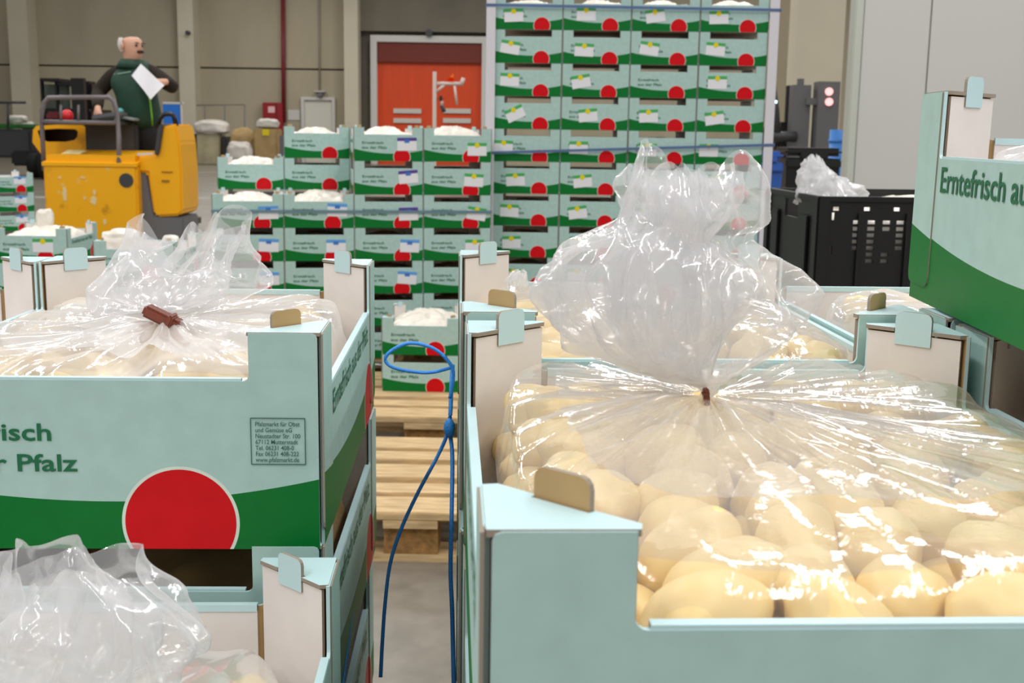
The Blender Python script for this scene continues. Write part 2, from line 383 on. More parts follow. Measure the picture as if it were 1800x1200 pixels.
# orange roller door
M_ORANGE = mat('orange_curtain', srgb(222, 70, 2), .5, var=.08, vscale=1.5, stretch=(6, 1, .4))
M_ORANGED = mat('orange_shade', srgb(112, 34, 8), .55)  # door orange with the shade under the header put into the colour
M_FRAME = mat('door_frame_grey', srgb(206, 204, 200), .45)
x0, x1 = at(664, 232, WY).x, at(846, 232, WY).x; zt = wz(75, 740)
d1 = empty('door_1', ((x0+x1)/2, WY, 0)); tag(d1, kind='structure')
hw = (x1-x0)/2
mb = MB(); mb.box(0, .10, (zt-.65)/2, 2*hw, .06, zt-.65); mb.obj('door_curtain', M_ORANGE, d1)
mb = MB(); mb.box(0, .0, zt-.33, 2*hw, .2, .66); mb.obj('door_shade_band', M_ORANGED, d1)  # added dark strip standing in for the shadow on the door's top
mb = MB(); fw = 11*s
mb.box(-hw-fw/2, -.05, (zt+fw)/2, fw, .3, zt+fw); mb.box(hw+fw/2, -.05, (zt+fw)/2, fw, .3, zt+fw); mb.box(0, -.05, zt+fw/2, 2*hw, .3, fw)
mb.obj('door_frame', M_FRAME, d1)
for px in (716, 803):
    for py in (195, 212):
        p = at(px, py, WY)
        mb = MB(); mb.box(p.x-(x0+x1)/2, .03, p.z, 48*s, .06, 8*s)
        mb.obj('vent_grille', mat('vent_grey', srgb(206, 200, 190), .5), d1)
# small white door
x0, x1 = at(531, 232, WY).x, at(590, 232, WY).x; zt = wz(176, 560)
d2 = empty('door_2', ((x0+x1)/2, WY, 0)); tag(d2, kind='structure')
M_DOORW = mat('door_white', srgb(214, 214, 200), .5)
hw = (x1-x0)/2; fw = 5*s
mb = MB(); mb.box(0, 0, zt/2, 2*hw-2*fw, .06, zt-.02); mb.obj('door_leaf', M_DOORW, d2)
mb = MB(); mb.box(-hw+fw/2, -.04, zt/2, fw, .18, zt); mb.box(hw-fw/2, -.04, zt/2, fw, .18, zt); mb.box(0, -.04, zt+fw/2, 2*hw, .18, fw); mb.obj('door_frame', M_FRAME, d2)
mb = MB(); mb.cyl((hw-.22, -.12, 1.05), (hw-.40, -.12, 1.05), .02); mb.obj('door_handle', mat('handle_grey', srgb(90, 90, 90), .4), d2)
# right-hand insulated partition: two panels, thin joint, end cap
PY = 8.4
wr = empty('wall_right', (at(1490, 232, PY).x, PY, 0)); tag(wr, kind='structure')
xl = at(1490, 232, PY).x; j = at(1622, 232, PY).x-xl
mb = MB(); mb.box(j/2+.03, .06, 2.6, j-.07, .12, 5.2); mb.box(j+.006+1.6, .06, 2.6, 3.2, .12, 5.2); mb.obj('wall_panel', M_PANEL, wr)
mb = MB(); mb.box(.03, .06, 2.6, .06, .14, 5.2, 0, bev=.008); mb.obj('end_trim', mat('end_trim', srgb(196, 200, 190), .4), wr)
mb = MB(); mb.box(3.2, .05, 2.6, 6.2, .05, 5.2); mb.obj('panel_core', mat('panel_core', srgb(150, 150, 148), .6), wr)
# white floor lines
M_LINE = mat('floor_paint', srgb(200, 198, 190), .5, var=.3, vscale=6)
for i, (px, py, L_, wd, rz) in enumerate(((330, 345, 3.4, .14, 12), (55, 348, 2.2, .14, 14), (360, 300, 4.5, .14, 8))):
    d = EYE*FPX/(py-224.); p = at(px, py, d)
    mb = MB(); mb.box(0, 0, .002, L_, wd, .003); tag(mb.obj('trim_%d' % (10+i), M_LINE, loc=(p.x, d, 0), rot=(0, 0, R_(rz))), kind='structure')
# ------------------------------------------------------------------ pallets
def pallet(loc, rz, label, h=.1443):
    e = empty('pallet', loc, rz); tag(e, label, 'pallet')
    ys = [-.3275, -.174, 0, .174, .3275]; ws = [.145, .1, .145, .1, .145]
    for y, wd in zip(ys, ws):
        mb = MB(); mb.box(0, y, h-.011, 1.2, wd, .022, bev=.003); mb.obj('deck_board', M_WOOD, e)
    for x in (-.5275, 0, .5275):
        mb = MB(); mb.box(x, 0, h-.033, .145, .8, .022); mb.obj('cross_board', M_WOOD, e)
        for y in (-.3275, 0, .3275):
            mb = MB(); mb.box(x, y, (h-.044+.022)/2, .145, .1 if y == 0 else .1, h-.066); mb.obj('block', M_WOODB, e)
    for y in (-.3275, 0, .3275):
        mb = MB(); mb.box(0, y, .011, 1.2, .1, .022); mb.obj('base_board', M_WOOD, e)
    return e
pallet((-.26, 3.45, 0), R_(-.5), 'empty wooden pallet lying on the floor in the gap, nearest one', .1443)
pallet((-.30, 4.53, 0), R_(-1), 'wooden pallet carrying the two-high stack of cartons in the gap')
# ------------------------------------------------------------------ carton stacks
LZ, RZ_ = .1526, .1600
aL, aR = R_(1.95), R_(3.0)
pallet((-.56, .95, 0), R_(90+1.9), 'wooden pallet under the near left carton stack', LZ)
pallet((.36, .955, 0), R_(90+3), 'wooden pallet under the near right carton stack', RZ_)
jit = lambda a: rnd.uniform(-a, a)
# left stack (six layers), its left neighbour, and the lower stack in front
cx, cy = centre(-.4205, .7365, aL)
for k in range(6):
    z = LZ+k*H
    if k == 5: carton((cx, cy, z-.001), aL, 'open mint carton with the printed address box, topmost at the left front', sticker=None, addr=True, tilt=(R_(.7), 0))
    else: carton((cx+(0 if k > 3 else jit(.003)), cy, z), aL+jit(.004), 'mint carton %s from the top under the carton with the address box' % ORD[5-k], 'lower cartons of the near left stack', near=k > 2, addr=True)
cx2, cy2 = centre(-.4205, .7365, aL, -1)
for k in range(6):
    carton((cx2, cy2, LZ+k*H), aL, ('open mint carton cut by the left edge, beside the carton with the address box' if k == 5 else 'mint carton %s from the top of the stack at the left edge' % ORD[5-k]), 'cartons of the stack at the left edge', near=k > 3)
aF = R_(2.4)
ex = Vector((-.1085, .726)); fx = rot2(-W/2, -D/2, aF); fcx, fcy = ex.x+fx.x, ex.y+fx.y
for k in range(5):
    carton((fcx, fcy, LZ+k*H), aF, ('open mint carton in the bottom left corner of the photo with clear gathered film' if k == 4 else 'mint carton %s from the top under the bottom left carton' % ORD[4-k]), 'cartons of the bottom left stack', near=k > 2)
# right block: front column, its right neighbour, the row behind, and the tall one on top
r1 = centre(-.0076, .338, aR)
a2 = R_(2.85); r2 = centre(-.0315, .7455, a2)
for k in range(6):
    carton((*r1, RZ_+k*H), aR, ('open mint carton of pale potatoes nearest the camera' if k == 5 else 'mint carton %s from the top under the nearest carton' % ORD[5-k]), 'lower cartons under the nearest carton', near=k > 3)
    carton((*r2, RZ_+k*H+.004), a2, ('open mint carton directly behind the nearest carton' if k == 5 else 'mint carton %s from the top in the stack behind the nearest one' % ORD[5-k]), 'lower cartons of the stack behind the nearest one', near=k > 3)
r1b = centre(-.0076, .338, aR, 1, 0, .012); r2b = centre(-.0315, .7455, a2, 1, 0, .012)
carton((*r1b, RZ_+5*H), aR, 'open mint carton in shadow under the tall-standing right carton')
carton((*r2b, RZ_+5*H+.002), a2, 'open mint carton without one back corner, in front of the black crate', cut=(-1, 1))
for k in range(5):
    carton((*r1b, RZ_+k*H), aR, 'mint carton hidden lower in the right rear stack', 'hidden lower cartons on the right pallet', near=False)
    carton((*r2b, RZ_+k*H), a2, 'mint carton hidden lower in the right rear stack', 'hidden lower cartons on the right pallet', near=False)
aT = R_(-2.6)
v = rot2(W/2, D/2, aT); tcx, tcy = .268+v.x, .463+v.y
carton((tcx, tcy, RZ_+6*H+.0012), aT, 'open mint carton at the right edge with green lettering, standing on top of the others', tilt=(0, R_(.6)))
# ---- middle pallet stack (yaw 10 degrees)
aM = R_(10); MX, MY, MZ = -.6936, 5.22, .1443
pallet((MX+rot2(0, .41, aM).x, MY+rot2(0, .41, aM).y, 0), aM, 'wooden pallet under the stepped carton stack in the middle')
def mcen(i, jrow):
    v = rot2(W/2+i*(W+.001), D/2+jrow*(D+.005), aM); return MX+v.x, MY+v.y
stick = {(-2, 4): ('blue', .235, .066, -2), (-1, 4): ('blue', .228, .078, 2), (-2, 3): ('blue', .235, .07, 2), (-1, 3): ('blue', .22, .066, 0), (-2, 2): ('blue', .235, .07, 0),
         (0, 6): ('purple', .23, .074, -1), (0, 5): ('purple', .236, .078, -5), (0, 4): ('purple', .236, .062, -2), (0, 3): ('blue', .24, .066, 2), (0, 2): ('blue', .23, .07, 4),
         (1, 6): ('green', .235, .056, 0), (1, 5): ('green', .222, .066, 3), (1, 4): ('green', .235, .064, 9), (1, 3): ('green', .228, .066, 0)}
colname = {-2: 'leftmost column', -1: 'second column', 0: 'third column', 1: 'rightmost column'}
for i, n in ((-2, 5), (-1, 5), (0, 7), (1, 7)):
    for k in range(n):
        st = stick.get((i, k)); rank = ORD[n-1-k]
        lab = 'mint carton%s, %s from top, %s of stepped middle stack' % (' with %s sticker' % st[0] if st else '', rank, colname[i])
        carton((*mcen(i, 0), MZ+k*H), aM+jit(.006), lab, 'cartons of the stepped middle stack', near=(k == n-1), sticker=st)
for i, n in ((-2, 6), (-1, 7)):
    for k in range(n):
        if k < n-2: lab = 'mint carton hidden in the back row of the stepped middle stack'
        else: lab = 'mint carton without sticker, %s in %s of back row, middle stack' % ('topmost' if k == n-1 else 'second', 'left column' if i == -2 else 'right column')
        carton((*mcen(i, 1), MZ+k*H), aM+jit(.006), lab, 'cartons in the back row of the middle stack', near=(k == n-1))
# ---- tall strapped stack
aS = R_(-1.6); SX, SY, SZ = .2049, 5.456, .1464
pallet((SX+W+rot2(0, .405, aS).x, SY+.405, 0), aS, 'wooden pallet under the tall strapped carton stack', SZ)
def scen(i, jrow):
    v = rot2(W/2+i*(W+.002), D/2+jrow*(D+.005), aS); return SX+v.x, SY+v.y
cn = {-1: 'leftmost', 0: 'second', 1: 'third', 2: 'rightmost'}
tiltS = {(-1, 9): 9, (-1, 7): -25, (0, 7): -6, (0, 8): -10, (1, 10): -9, (1, 9): 8, (2, 9): 4, (2, 7): -9, (0, 5): -6, (0, 4): -8, (-1, 5): -3}
uS = {(-1, 10): .083, (-1, 9): .07, (-1, 8): .07, (-1, 7): .095, (-1, 6): .045, (0, 7): .12, (0, 8): .085, (2, 10): .08, (2, 9): .072, (2, 8): .085, (2, 7): .08, (2, 6): .06}
for i in (-1, 0, 1, 2):
    for k in range(11):
        if (i, k) == (1, 8) or k < 2: st = None
        else: st = ('green', uS.get((i, k), .09+jit(.015)), .066+jit(.006), tiltS.get((i, k), jit(3)))
        lab = 'mint carton %s, %s row down, %s column of tall strapped stack' % ('with %s green sticker' % ('tilted' if st and abs(st[3]) > 5 else 'small') if st else 'without sticker', ORD[10-k], cn[i])
        carton((*scen(i, 0), SZ+k*H), aS+jit(.005), lab, 'cartons of the tall strapped stack', near=(k == 10), sticker=st)
# ---- two-high stack standing in the gap
ax = at(673, 600, 4.55).x
for k in range(2):
    carton((ax+W/2, 4.55+D/2, .1443+k*H), R_(-1.5), ('open mint carton of white bags on top of the two-high stack in the gap' if k else 'mint carton at the bottom of the two-high stack in the gap'), near=bool(k))
# ---- cartons at the left, near the yellow truck
k1 = centre(-1.847-W, 4.94, R_(2))
for k in range(4): carton((*k1, .1443+k*H), R_(2), ('open mint carton with green and white sticker left of the yellow truck' if k == 3 else 'mint carton %s from the top in the left stack before the yellow truck' % ORD[3-k]), 'lower cartons in the left stack before the yellow truck', near=k == 3, sticker=('green', .20, .075, 0) if k == 3 else None)
pallet((k1[0]-.18, k1[1]+.1, 0), R_(92), 'wooden pallet under the left cartons before the yellow truck')
k2 = centre(-1.565, 4.45, R_(1))
for k in range(4): carton((*k2, .1443+k*H), R_(1), ('open mint carton with a puffed white bag in front of the yellow truck' if k == 3 else 'mint carton %s from the top under the puffed white bag' % ORD[3-k]), 'lower cartons under the puffed white bag', near=k == 3)
pallet((k2[0]+.09, k2[1]-.1, 0), R_(91), 'wooden pallet under the puffed white bag carton stack')
p = at(8, 300, 9.2)
for k in range(4): carton((p.x, 9.2, .2106+k*H), R_(38), 'mint carton %s from the top of the far stack at the left edge' % ORD[3-k] if k < 3 else 'mint carton on top of the far stack at the left edge', 'cartons of the far stack at the left edge', near=k == 3, sticker=('blue', .2, .09, 0))
pallet((p.x, 9.2, 0), R_(38), 'wooden pallet under the far carton stack at the left edge', .2106)
# ------------------------------------------------------------------ plastic bags and what is in them
def N3(p, f=1., o=0.): return noise.noise(Vector((p[0]*f+o, p[1]*f+o*1.7, p[2]*f-o)))
def crease(p, f, o=0.):
    """sharp-ridged crumple field, about -0.5..0.5"""
    return .5-abs(N3(p, f, o))*2.2
def vor(p, f, o=0.):
    d = noise.voronoi(Vector((p[0]*f+o, p[1]*f-o, p[2]*f+o)))[0]
    return min(1., d[1]-d[0])
def smooth(a, b, x): t = max(0., min(1., (x-a)/(b-a))); return t*t*(3-2*t)
def drape(bm, w, d, heap, tie, seed, nt=260, nr=56, tmax=1., lift=0., pleat=.004, crum=.0025, tuck=.03, neck=.045, tie_r=.007):
    """film stretched from the box rim over the heap up to the tie; carton-local coordinates"""
    rings = []
    hw, hd = w/2, d/2
    for i in range(nr+1):
        t = (i/nr*tmax)**1.25; rg = []
        for k in range(nt):
            th = 2*math.pi*k/nt; c, s = math.cos(th), math.sin(th)
            # distance from the tie to the rounded rectangle edge along th
            n = 5.
            def inside(r): return abs((tie[0]+c*r)/hw)**n+abs((tie[1]+s*r)/hd)**n-1
            lo, hi = 0., 1.
            for _ in range(18):
                m = (lo+hi)/2
                if inside(m) > 0: hi = m
                else: lo = m
            R = lo; r = tie_r+(R-tie_r)*t
            x, y = tie[0]+c*r, tie[1]+s*r
            base = heap(x, y)
            cone = (tie[2]-heap(tie[0], tie[1]))*math.exp(-((r-tie_r)/neck)**1.1)
            q = (c*3.1, s*3.1, seed)
            pl = crease((c*2.6, s*2.6, r*3), 1., seed)*1.0+crease((c*6.5, s*6.5, r*4.5), 1., seed+3)*.6+crease((c*14, s*14, r*6), 1., seed+5)*.22*(1-smooth(.05, .16, r))
            fall = smooth(0, .05, r)*(1-.55*smooth(.1, .3, r))*(1-smooth(.9, 1., t)*.6)
            cr = crease((x, y, 0), 13, seed)*.9+vor((x, y, 0), 17, seed)*.6-.4
            z = base+cone+pleat*pl*fall+crum*cr*smooth(.02, .07, r)
            z += lift*smooth(0, .2, t)-tuck*smooth(.93, 1., t)
            rg.append(bm.verts.new((x, y, z)))
        rings.append(rg)
    for a, b_ in zip(rings, rings[1:]):
        for k in range(nt): bm.faces.new((a[k], a[(k+1) % nt], b_[(k+1) % nt], b_[k]))
def gather(bm, rings, seed, nt=150, ns=70, folds=.22, crum=.006, jag=.02, scale=1., flat=.62, freq=24, yaw=0.):
    """gathered bag end: closed rings (world centre, half width) with folds and creases; the last ring is the open mouth"""
    pts = [(Vector(c), r) for c, r in rings]; n = len(pts)-1
    def spl(u):
        i = min(int(u), n-1); f = u-i
        P = [pts[max(0, min(n, i+j))] for j in (-1, 0, 1, 2)]
        def cm(a, b_, c, d_): return .5*((2*b_)+(c-a)*f+(2*a-5*b_+4*c-d_)*f*f+(3*b_-a-3*c+d_)*f*f*f)
        return Vector(cm(P[0][0][j], P[1][0][j], P[2][0][j], P[3][0][j]) for j in range(3)), max(.002, cm(P[0][1], P[1][1], P[2][1], P[3][1]))
    prev = None
    for i in range(ns+1):
        s = i/ns; c, r = spl(s*n); rg = []
        for k in range(nt):
            th = 2*math.pi*k/nt; ct, st = math.cos(th), math.sin(th)
            lobe = N3((ct*1.1, st*1.1, s*1.3), 1.2, seed)*.30
            neckf = 1-smooth(0., .28, s)
            pl = crease((ct*1.7, st*1.7, s*1.1), 1., seed+5)*folds+neckf*.42*(abs(((th*8/math.pi+seed+2*N3((ct, st, s), 1.5, seed)) % 2)-1)-.5)
            rr = r*scale*(1+lobe+pl)
            p = c+Vector((rr*ct, rr*st*flat, 0))
            z = jag*1.6*N3((ct*1.3, st*1.3, 0), 1.1, seed+9)*smooth(.45, 1, s)+r*.35*N3((ct*1.2, st*1.2, s*2), 1., seed+2)
            g = Vector((ct, st*flat, .35*N3((ct, st, s*3), 1., seed+4)))
            w_ = Vector((N3(p, 9, seed+20), N3(p, 9, seed+30), N3(p, 9, seed+40)))*.03
            pw = p+w_
            cr = crease(pw, freq*.55, seed)*1.0+(vor(pw, freq*.8, seed)-.35)*.8+crease(pw, freq*1.9, seed+1)*.42
            p = p+g*crum*1.5*cr*smooth(.03, .2, s)*scale+Vector((0, 0, z))
            rg.append(bm.verts.new(p))
        if prev:
            for k in range(nt): bm.faces.new((prev[k], prev[(k+1) % nt], rg[(k+1) % nt], rg[k]))
        prev = rg
def local(e): bpy.context.view_layer.update(); return e.matrix_world.inverted()
def film_obj(name, bm, m, parent, world=False):
    me = bpy.data.meshes.new(name); bm.to_mesh(me); bm.free(); me.materials.append(m)
    me.polygons.foreach_set('use_smooth', [True]*len(me.polygons))
    if world: me.transform(local(parent))
    return link(name, me, parent)
# potatoes
POTS = []
for i in range(8):
    bm = bmesh.new(); bmesh.ops.create_icosphere(bm, subdivisions=4, radius=1)
    sx, sy, sz = rnd.uniform(.0195, .0285), rnd.uniform(.0155, .0195), rnd.uniform(.0145, .018)
    if i > 5: sx, sy, sz = .0175, .0165, .0155
    cuts = [Vector((rnd.uniform(-1, 1), rnd.uniform(-1, 1), rnd.uniform(-1, 1))).normalized() for _ in range(7)]
    for v_ in bm.verts:
        p = v_.co.copy(); k = 1+.13*N3(p, 1.1, i*7.)+.05*N3(p, 2.6, i)
        for cdir in cuts:
            dd = p.dot(cdir)
            if dd*k > .93: p = p-cdir*(dd-.93/k)*.75
        p *= k
        if p.x > .86: p.x = .86+(p.x-.86)*.4
        v_.co = Vector((p.x*sx, p.y*sy, p.z*sz))
    me = bpy.data.meshes.new('potato'); bm.to_mesh(me); bm.free(); me.materials.append(M_POT); me.polygons.foreach_set('use_smooth', [True]*len(me.polygons)); POTS.append(me)
def fill(e, w, d, heap, n, label, group, seed, layers=1, step=.0312, special=None):
    """countable peeled potatoes lying under the heap surface of one bag"""
    r = random.Random(seed); got = []; out = []
    for lay in range(layers):
        for tr in range(6000):
            if len(got) >= n*(lay+1): break
            x, y = r.uniform(-w/2+.02, w/2-.02), r.uniform(-d/2+.02, d/2-.02)
            z = heap(x, y)-.019-lay*.026+r.uniform(-.004, .0)
            if all((x-a)**2+(y-b_)**2+(z-c)**2 > step**2 for a, b_, c in got):
                got.append((x, y, z))
    mw = e.matrix_world
    bpy.context.view_layer.update(); mw = e.matrix_world.copy()
    for x, y, z in got:
        o = bpy.data.objects.new('potato', r.choice(POTS)); C.objects.link(o)
        o.location = mw @ Vector((x, y, z)); o.rotation_euler = (r.uniform(-.7, .7), r.uniform(-.7, .7), r.uniform(0, 6.28))
        tag(o, label, 'potato', group); out.append(o)
    return out
def mound_mesh(name, seed, w=.272, d=.372, h0=.085, h1=.05, peak=.02):
    bm = bmesh.new(); nx, ny = 34, 40; g = []
    for j in range(ny+1):
        row = []
        for i in range(nx+1):
            u, v_ = i/nx*2-1, j/ny*2-1
            e = (1-abs(u)**6)*(1-abs(v_)**6)
            p = (u*w/2, v_*d/2, 0)
            z = h0*smooth(0, .45, e)+h1*math.cos(u*1.3)*math.cos(v_*1.2)*e+.012*N3(p, 9, seed)+.013*crease(p, 17, seed)+.006*crease(p, 40, seed+2)+peak*max(0, N3(p, 7, seed+4))
            row.append(bm.verts.new((p[0], p[1], .006+max(0, z))))
        g.append(row)
    for j in range(ny):
        for i in range(nx): bm.faces.new((g[j][i], g[j][i+1], g[j+1][i+1], g[j+1][i]))
    r = bmesh.ops.extrude_edge_only(bm, edges=[e for e in bm.edges if e.is_boundary])
    for v_ in r['geom']:
        if isinstance(v_, bmesh.types.BMVert): v_.co.z = .005
    me = bpy.data.meshes.new(name); bmesh.ops.recalc_face_normals(bm, faces=bm.faces); bm.to_mesh(me); bm.free(); me.materials.append(M_BAG)
    me.polygons.foreach_set('use_smooth', [True]*len(me.polygons)); return me
MOUND = [mound_mesh('filled_bag', 3.3+k*5) for k in range(4)]
CARTS = {o['label']: o for o in C.objects if o.get('category') == 'carton'}
def bag_in(lab, k, label, sz=1.0):
    e = CARTS[lab]; o = link('filled_bag', MOUND[k]); bpy.context.view_layer.update()
    o.location = e.matrix_world.translation; o.rotation_euler = e.rotation_euler; o.scale = (1, 1, sz)
    return tag(o, label, 'bag', 'white bags in open cartons')
bags = [('mint carton with blue sticker, first from top, leftmost column of stepped middle stack', 0, 'white bag in the front left open carton of the middle stack', 1.0),
        ('mint carton with blue sticker, first from top, second column of stepped middle stack', 1, 'white bag in the second open front carton of the middle stack', 1.05),
        ('mint carton with purple sticker, first from top, third column of stepped middle stack', 2, 'white bag in the top carton with a purple sticker', 1.0),
        ('mint carton with green sticker, first from top, rightmost column of stepped middle stack', 3, 'white bag in the top right carton of the middle stack', 1.05),
        ('mint carton without sticker, topmost in left column of back row, middle stack', 1, 'white bag in the left open carton of the back row', 1.0),
        ('mint carton without sticker, topmost in right column of back row, middle stack', 2, 'white bag in the highest carton of the back row', .95),
        ('open mint carton of white bags on top of the two-high stack in the gap', 3, 'pale bag in the top carton of the two-high stack', 1.0),
        ('open mint carton with green and white sticker left of the yellow truck', 0, 'white bag in the left carton before the yellow truck', 1.0)]
for i in (-1, 0, 1, 2):
    bags.append(([l for l in CARTS if 'first row down, %s column' % cn[i] in l][0], (i+1) % 4, 'white bag in the top carton of the tall stack, %s column' % cn[i], 1.0))
for b_ in bags: bag_in(*b_)
# ------------------------------------------------------------------ near bags
def heapf(h, edge, lump, seed, ex=.135, ey=.185):
    def f(x, y):
        e = (1-min(1, abs(x/ex))**4)*(1-min(1, abs(y/ey))**5)
        return edge+(h-edge)*smooth(0, .7, e)+lump*N3((x, y, 0), 14, seed)
    return f
def cpx(px, hw, d): return (at(px[0], px[1], d), hw*mpp(d))
def near_bag(lab, label, heap, tie_px, tie_d, seed, rings=None, films=(M_FILM, M_RUF), pots=0, potlabel=None, group=None, layers=1, clip=None, pk={}, gk=[{}], tie=None, wd=(.272, .372)):
    e = CARTS[lab]; bpy.context.view_layer.update()
    b = empty('plastic_bag', e.matrix_world.translation, e.rotation_euler.z); b.rotation_euler = e.rotation_euler
    tag(b, label, 'bag'); bpy.context.view_layer.update()
    t = tie if tie else local(b) @ at(*tie_px, tie_d)
    bm = bmesh.new(); drape(bm, wd[0], wd[1], lambda x, y: heap(x, y)+.004, t, seed, **pk)
    if rings: drape(bm, wd[0], wd[1], lambda x, y: heap(x, y)+.004, t, seed+2.3, tmax=.74, lift=.003, **pk)
    film_obj('filled_film', bm, films[0], b)
    if rings:
        bm = bmesh.new()
        for i, kw in enumerate(gk): gather(bm, rings, seed+i*11, **kw)
        film_obj('gathered_end', bm, films[1], b, world=True)
    if clip:
        a, b2, r = clip; mb = MB(); p, q = Vector(a), Vector(b2)
        dirv = (q-p).normalized(); side = Vector((0, 1, 0)); up = dirv.cross(side).normalized()
        rot = Matrix((dirv, side, up)).transposed().to_4x4()
        c = (p+q)/2; L_ = (q-p).length
        mb.box(c.x, c.y, c.z, L_, r*1.6, r, bev=r*.2, rot=rot)
        k = p.lerp(q, .72)+up*r*.1; mb.box(k.x, k.y-r*.2, k.z, L_*.16, r*1.9, r*1.25, bev=r*.15, rot=rot)
        me = mb.mesh('bag_clip', M_CLIP); me.transform(local(b)); link('bag_clip', me, b)
    if pots: fill(e, wd[0], wd[1], heap, pots, potlabel, group, int(seed*10), layers)
    return b
# nearest carton: clear bag of peeled potatoes
dR = .60
near_bag('open mint carton of pale potatoes nearest the camera', 'big clear bag of peeled potatoes with puffed gathered end, nearest the camera',
    heapf(.120, .113, .004, 2.2), (1240, 692), dR, 4.2, 
    rings=[cpx((1240, 696), 9, dR), cpx((1236, 676), 14, dR), cpx((1190, 640), 120, dR), cpx((1168, 580), 196, dR), cpx((1160, 510), 212, dR), cpx((1162, 450), 180, dR), cpx((1188, 408), 112, dR), cpx((1205, 372), 112, dR), cpx((1208, 336), 116, dR), cpx((1205, 306), 96, dR)],
    pots=74, potlabel='peeled pale potato in the clear bag nearest the camera', group='peeled potatoes in the nearest bag', layers=2,
    clip=(at(1243, 712, dR-.012), at(1240, 682, dR-.012), .003), pk=dict(pleat=.0075, crum=.0008, neck=.05),
    gk=[dict(crum=.008, jag=.015), dict(crum=.008, jag=.01, scale=.75, folds=.35), dict(crum=.007, jag=.0, scale=.5, folds=.45), dict(crum=.006, jag=.0, scale=.3, folds=.5)])
# left carton with the address box
dL = .93
near_bag('open mint carton with the printed address box, topmost at the left front', 'clear bag tied with a brown clip in the carton with the address box',
    heapf(.111, .104, .003, 5.2), (288, 562), dL, 7.7,
    rings=[cpx((288, 563), 10, dL), cpx((290, 552), 24, dL), cpx((296, 528), 110, dL+.02), cpx((305, 502), 146, dL+.03), cpx((312, 474), 128, dL+.03), cpx((326, 448), 108, dL+.03), cpx((338, 428), 104, dL+.03)],
    films=(M_FILMM, M_RUF), pots=46, potlabel='pale peeled vegetable under the milky film in the address-box carton', group='peeled vegetables in the address-box carton',
    clip=(at(255, 543, dL-.02), at(318, 574, dL-.02), .009), pk=dict(pleat=.007, crum=.0025, neck=.06),
    gk=[dict(crum=.009, jag=.03, folds=.22), dict(crum=.009, jag=.025, scale=.7, folds=.35)])
# bottom left
dF = .50
near_bag('open mint carton in the bottom left corner of the photo with clear gathered film', 'clear crumpled bag puffing up in the bottom left carton',
    heapf(.098, .088, .004, 8.1), (110, 1200), dF, 9.4,
    rings=[cpx((110, 1250), 20, dF), cpx((110, 1225), 70, dF), cpx((115, 1175), 175, dF), cpx((122, 1115), 205, dF), cpx((122, 1070), 190, dF), cpx((112, 1030), 160, dF), cpx((100, 1000), 130, dF)],
    films=(M_FILMM, M_RUF), pots=46, potlabel='pale peeled vegetable under film in the bottom left carton', group='peeled vegetables in the bottom left carton', pk=dict(pleat=.006, crum=.0025),
    gk=[dict(crum=.010, jag=.012, folds=.22), dict(crum=.009, jag=.012, scale=.7, folds=.35)])
near_bag('open mint carton directly behind the nearest carton', 'clear bag of pale vegetables in the carton behind the nearest one',
    heapf(.115, .098, .006, 3.1), None, 0, 12.3, rings=[cpx((908, 512), 10, 1.09), cpx((908, 503), 20, 1.09), cpx((909, 492), 24, 1.09), cpx((911, 481), 20, 1.09), cpx((913, 476), 14, 1.09)], gk=[dict(jag=.002, crum=.004), dict(jag=.001, crum=.004, scale=.6)], films=(M_FILM, M_RUF), pots=56, potlabel='pale peeled vegetable in the carton behind the nearest one', group='peeled vegetables behind the nearest carton',
    tie=Vector((.02, .03, .135)), pk=dict(pleat=.006, crum=.003))
near_bag('open mint carton without one back corner, in front of the black crate', 'clear bag of pale vegetables in the carton before the black crate',
    heapf(.112, .1, .005, 6.6), None, 0, 14.3, films=(M_FILMM, M_RUF), pots=44, potlabel='pale peeled vegetable in the carton before the black crate', group='peeled vegetables before the black crate',
    tie=Vector((.02, .0, .125)), pk=dict(pleat=.007, crum=.003))
near_bag('open mint carton in shadow under the tall-standing right carton', 'clear bag of potatoes in shadow under the right edge carton',
    heapf(.118, .09, .006, 9.9), None, 0, 16.3, pots=48, potlabel='potato in the shaded bag under the right edge carton', group='potatoes in the shaded bag',
    tie=Vector((.04, .02, .128)), pk=dict(pleat=.006, crum=.003))
near_bag('open mint carton at the right edge with green lettering, standing on top of the others', 'clear bag peeping over the rim of the right edge carton',
    heapf(.104, .09, .006, 1.9), None, 0, 18.3, films=(M_FILMM, M_RUF), tie=Vector((.02, .04, .128)), pk=dict(pleat=.007, crum=.003))
# ------------------------------------------------------------------ black crate block behind the right cartons
M_BLACK = mat('black_plastic', srgb(16, 17, 18), .42)
M_DARK = mat('dark_grey_metal', srgb(60, 60, 62), .5)
M_GREY = mat('machine_grey', srgb(104, 104, 106), .5)
M_RUBBER = mat('black_rubber', srgb(12, 12, 12), .8)
def holed(mb, w_, h_, t, holes, M, mi=0):
    """upright plate w x h with rectangular openings, mapped by matrix M (local x along, y thickness, z up)"""
    xs = sorted({0, w_} | {a for r in holes for a in (r[0], r[1])}); zs = sorted({0, h_} | {a for r in holes for a in (r[2], r[3])})
    for a, b_ in zip(xs, xs[1:]):
        run = None
        for c, d_ in list(zip(zs, zs[1:]))+[(None, None)]:
            solid = c is not None and not any(r[0] <= (a+b_)/2 <= r[1] and r[2] <= (c+d_)/2 <= r[3] for r in holes)
            if solid: run = [c, d_] if run is None else [run[0], d_]
            elif run:
                m = M @ Matrix.Translation(((a+b_)/2, 0, sum(run)/2)) @ Matrix.Diagonal((b_-a, t, run[1]-run[0], 1))
                bmesh.ops.create_cube(mb.bm, size=1, matrix=m); run = None
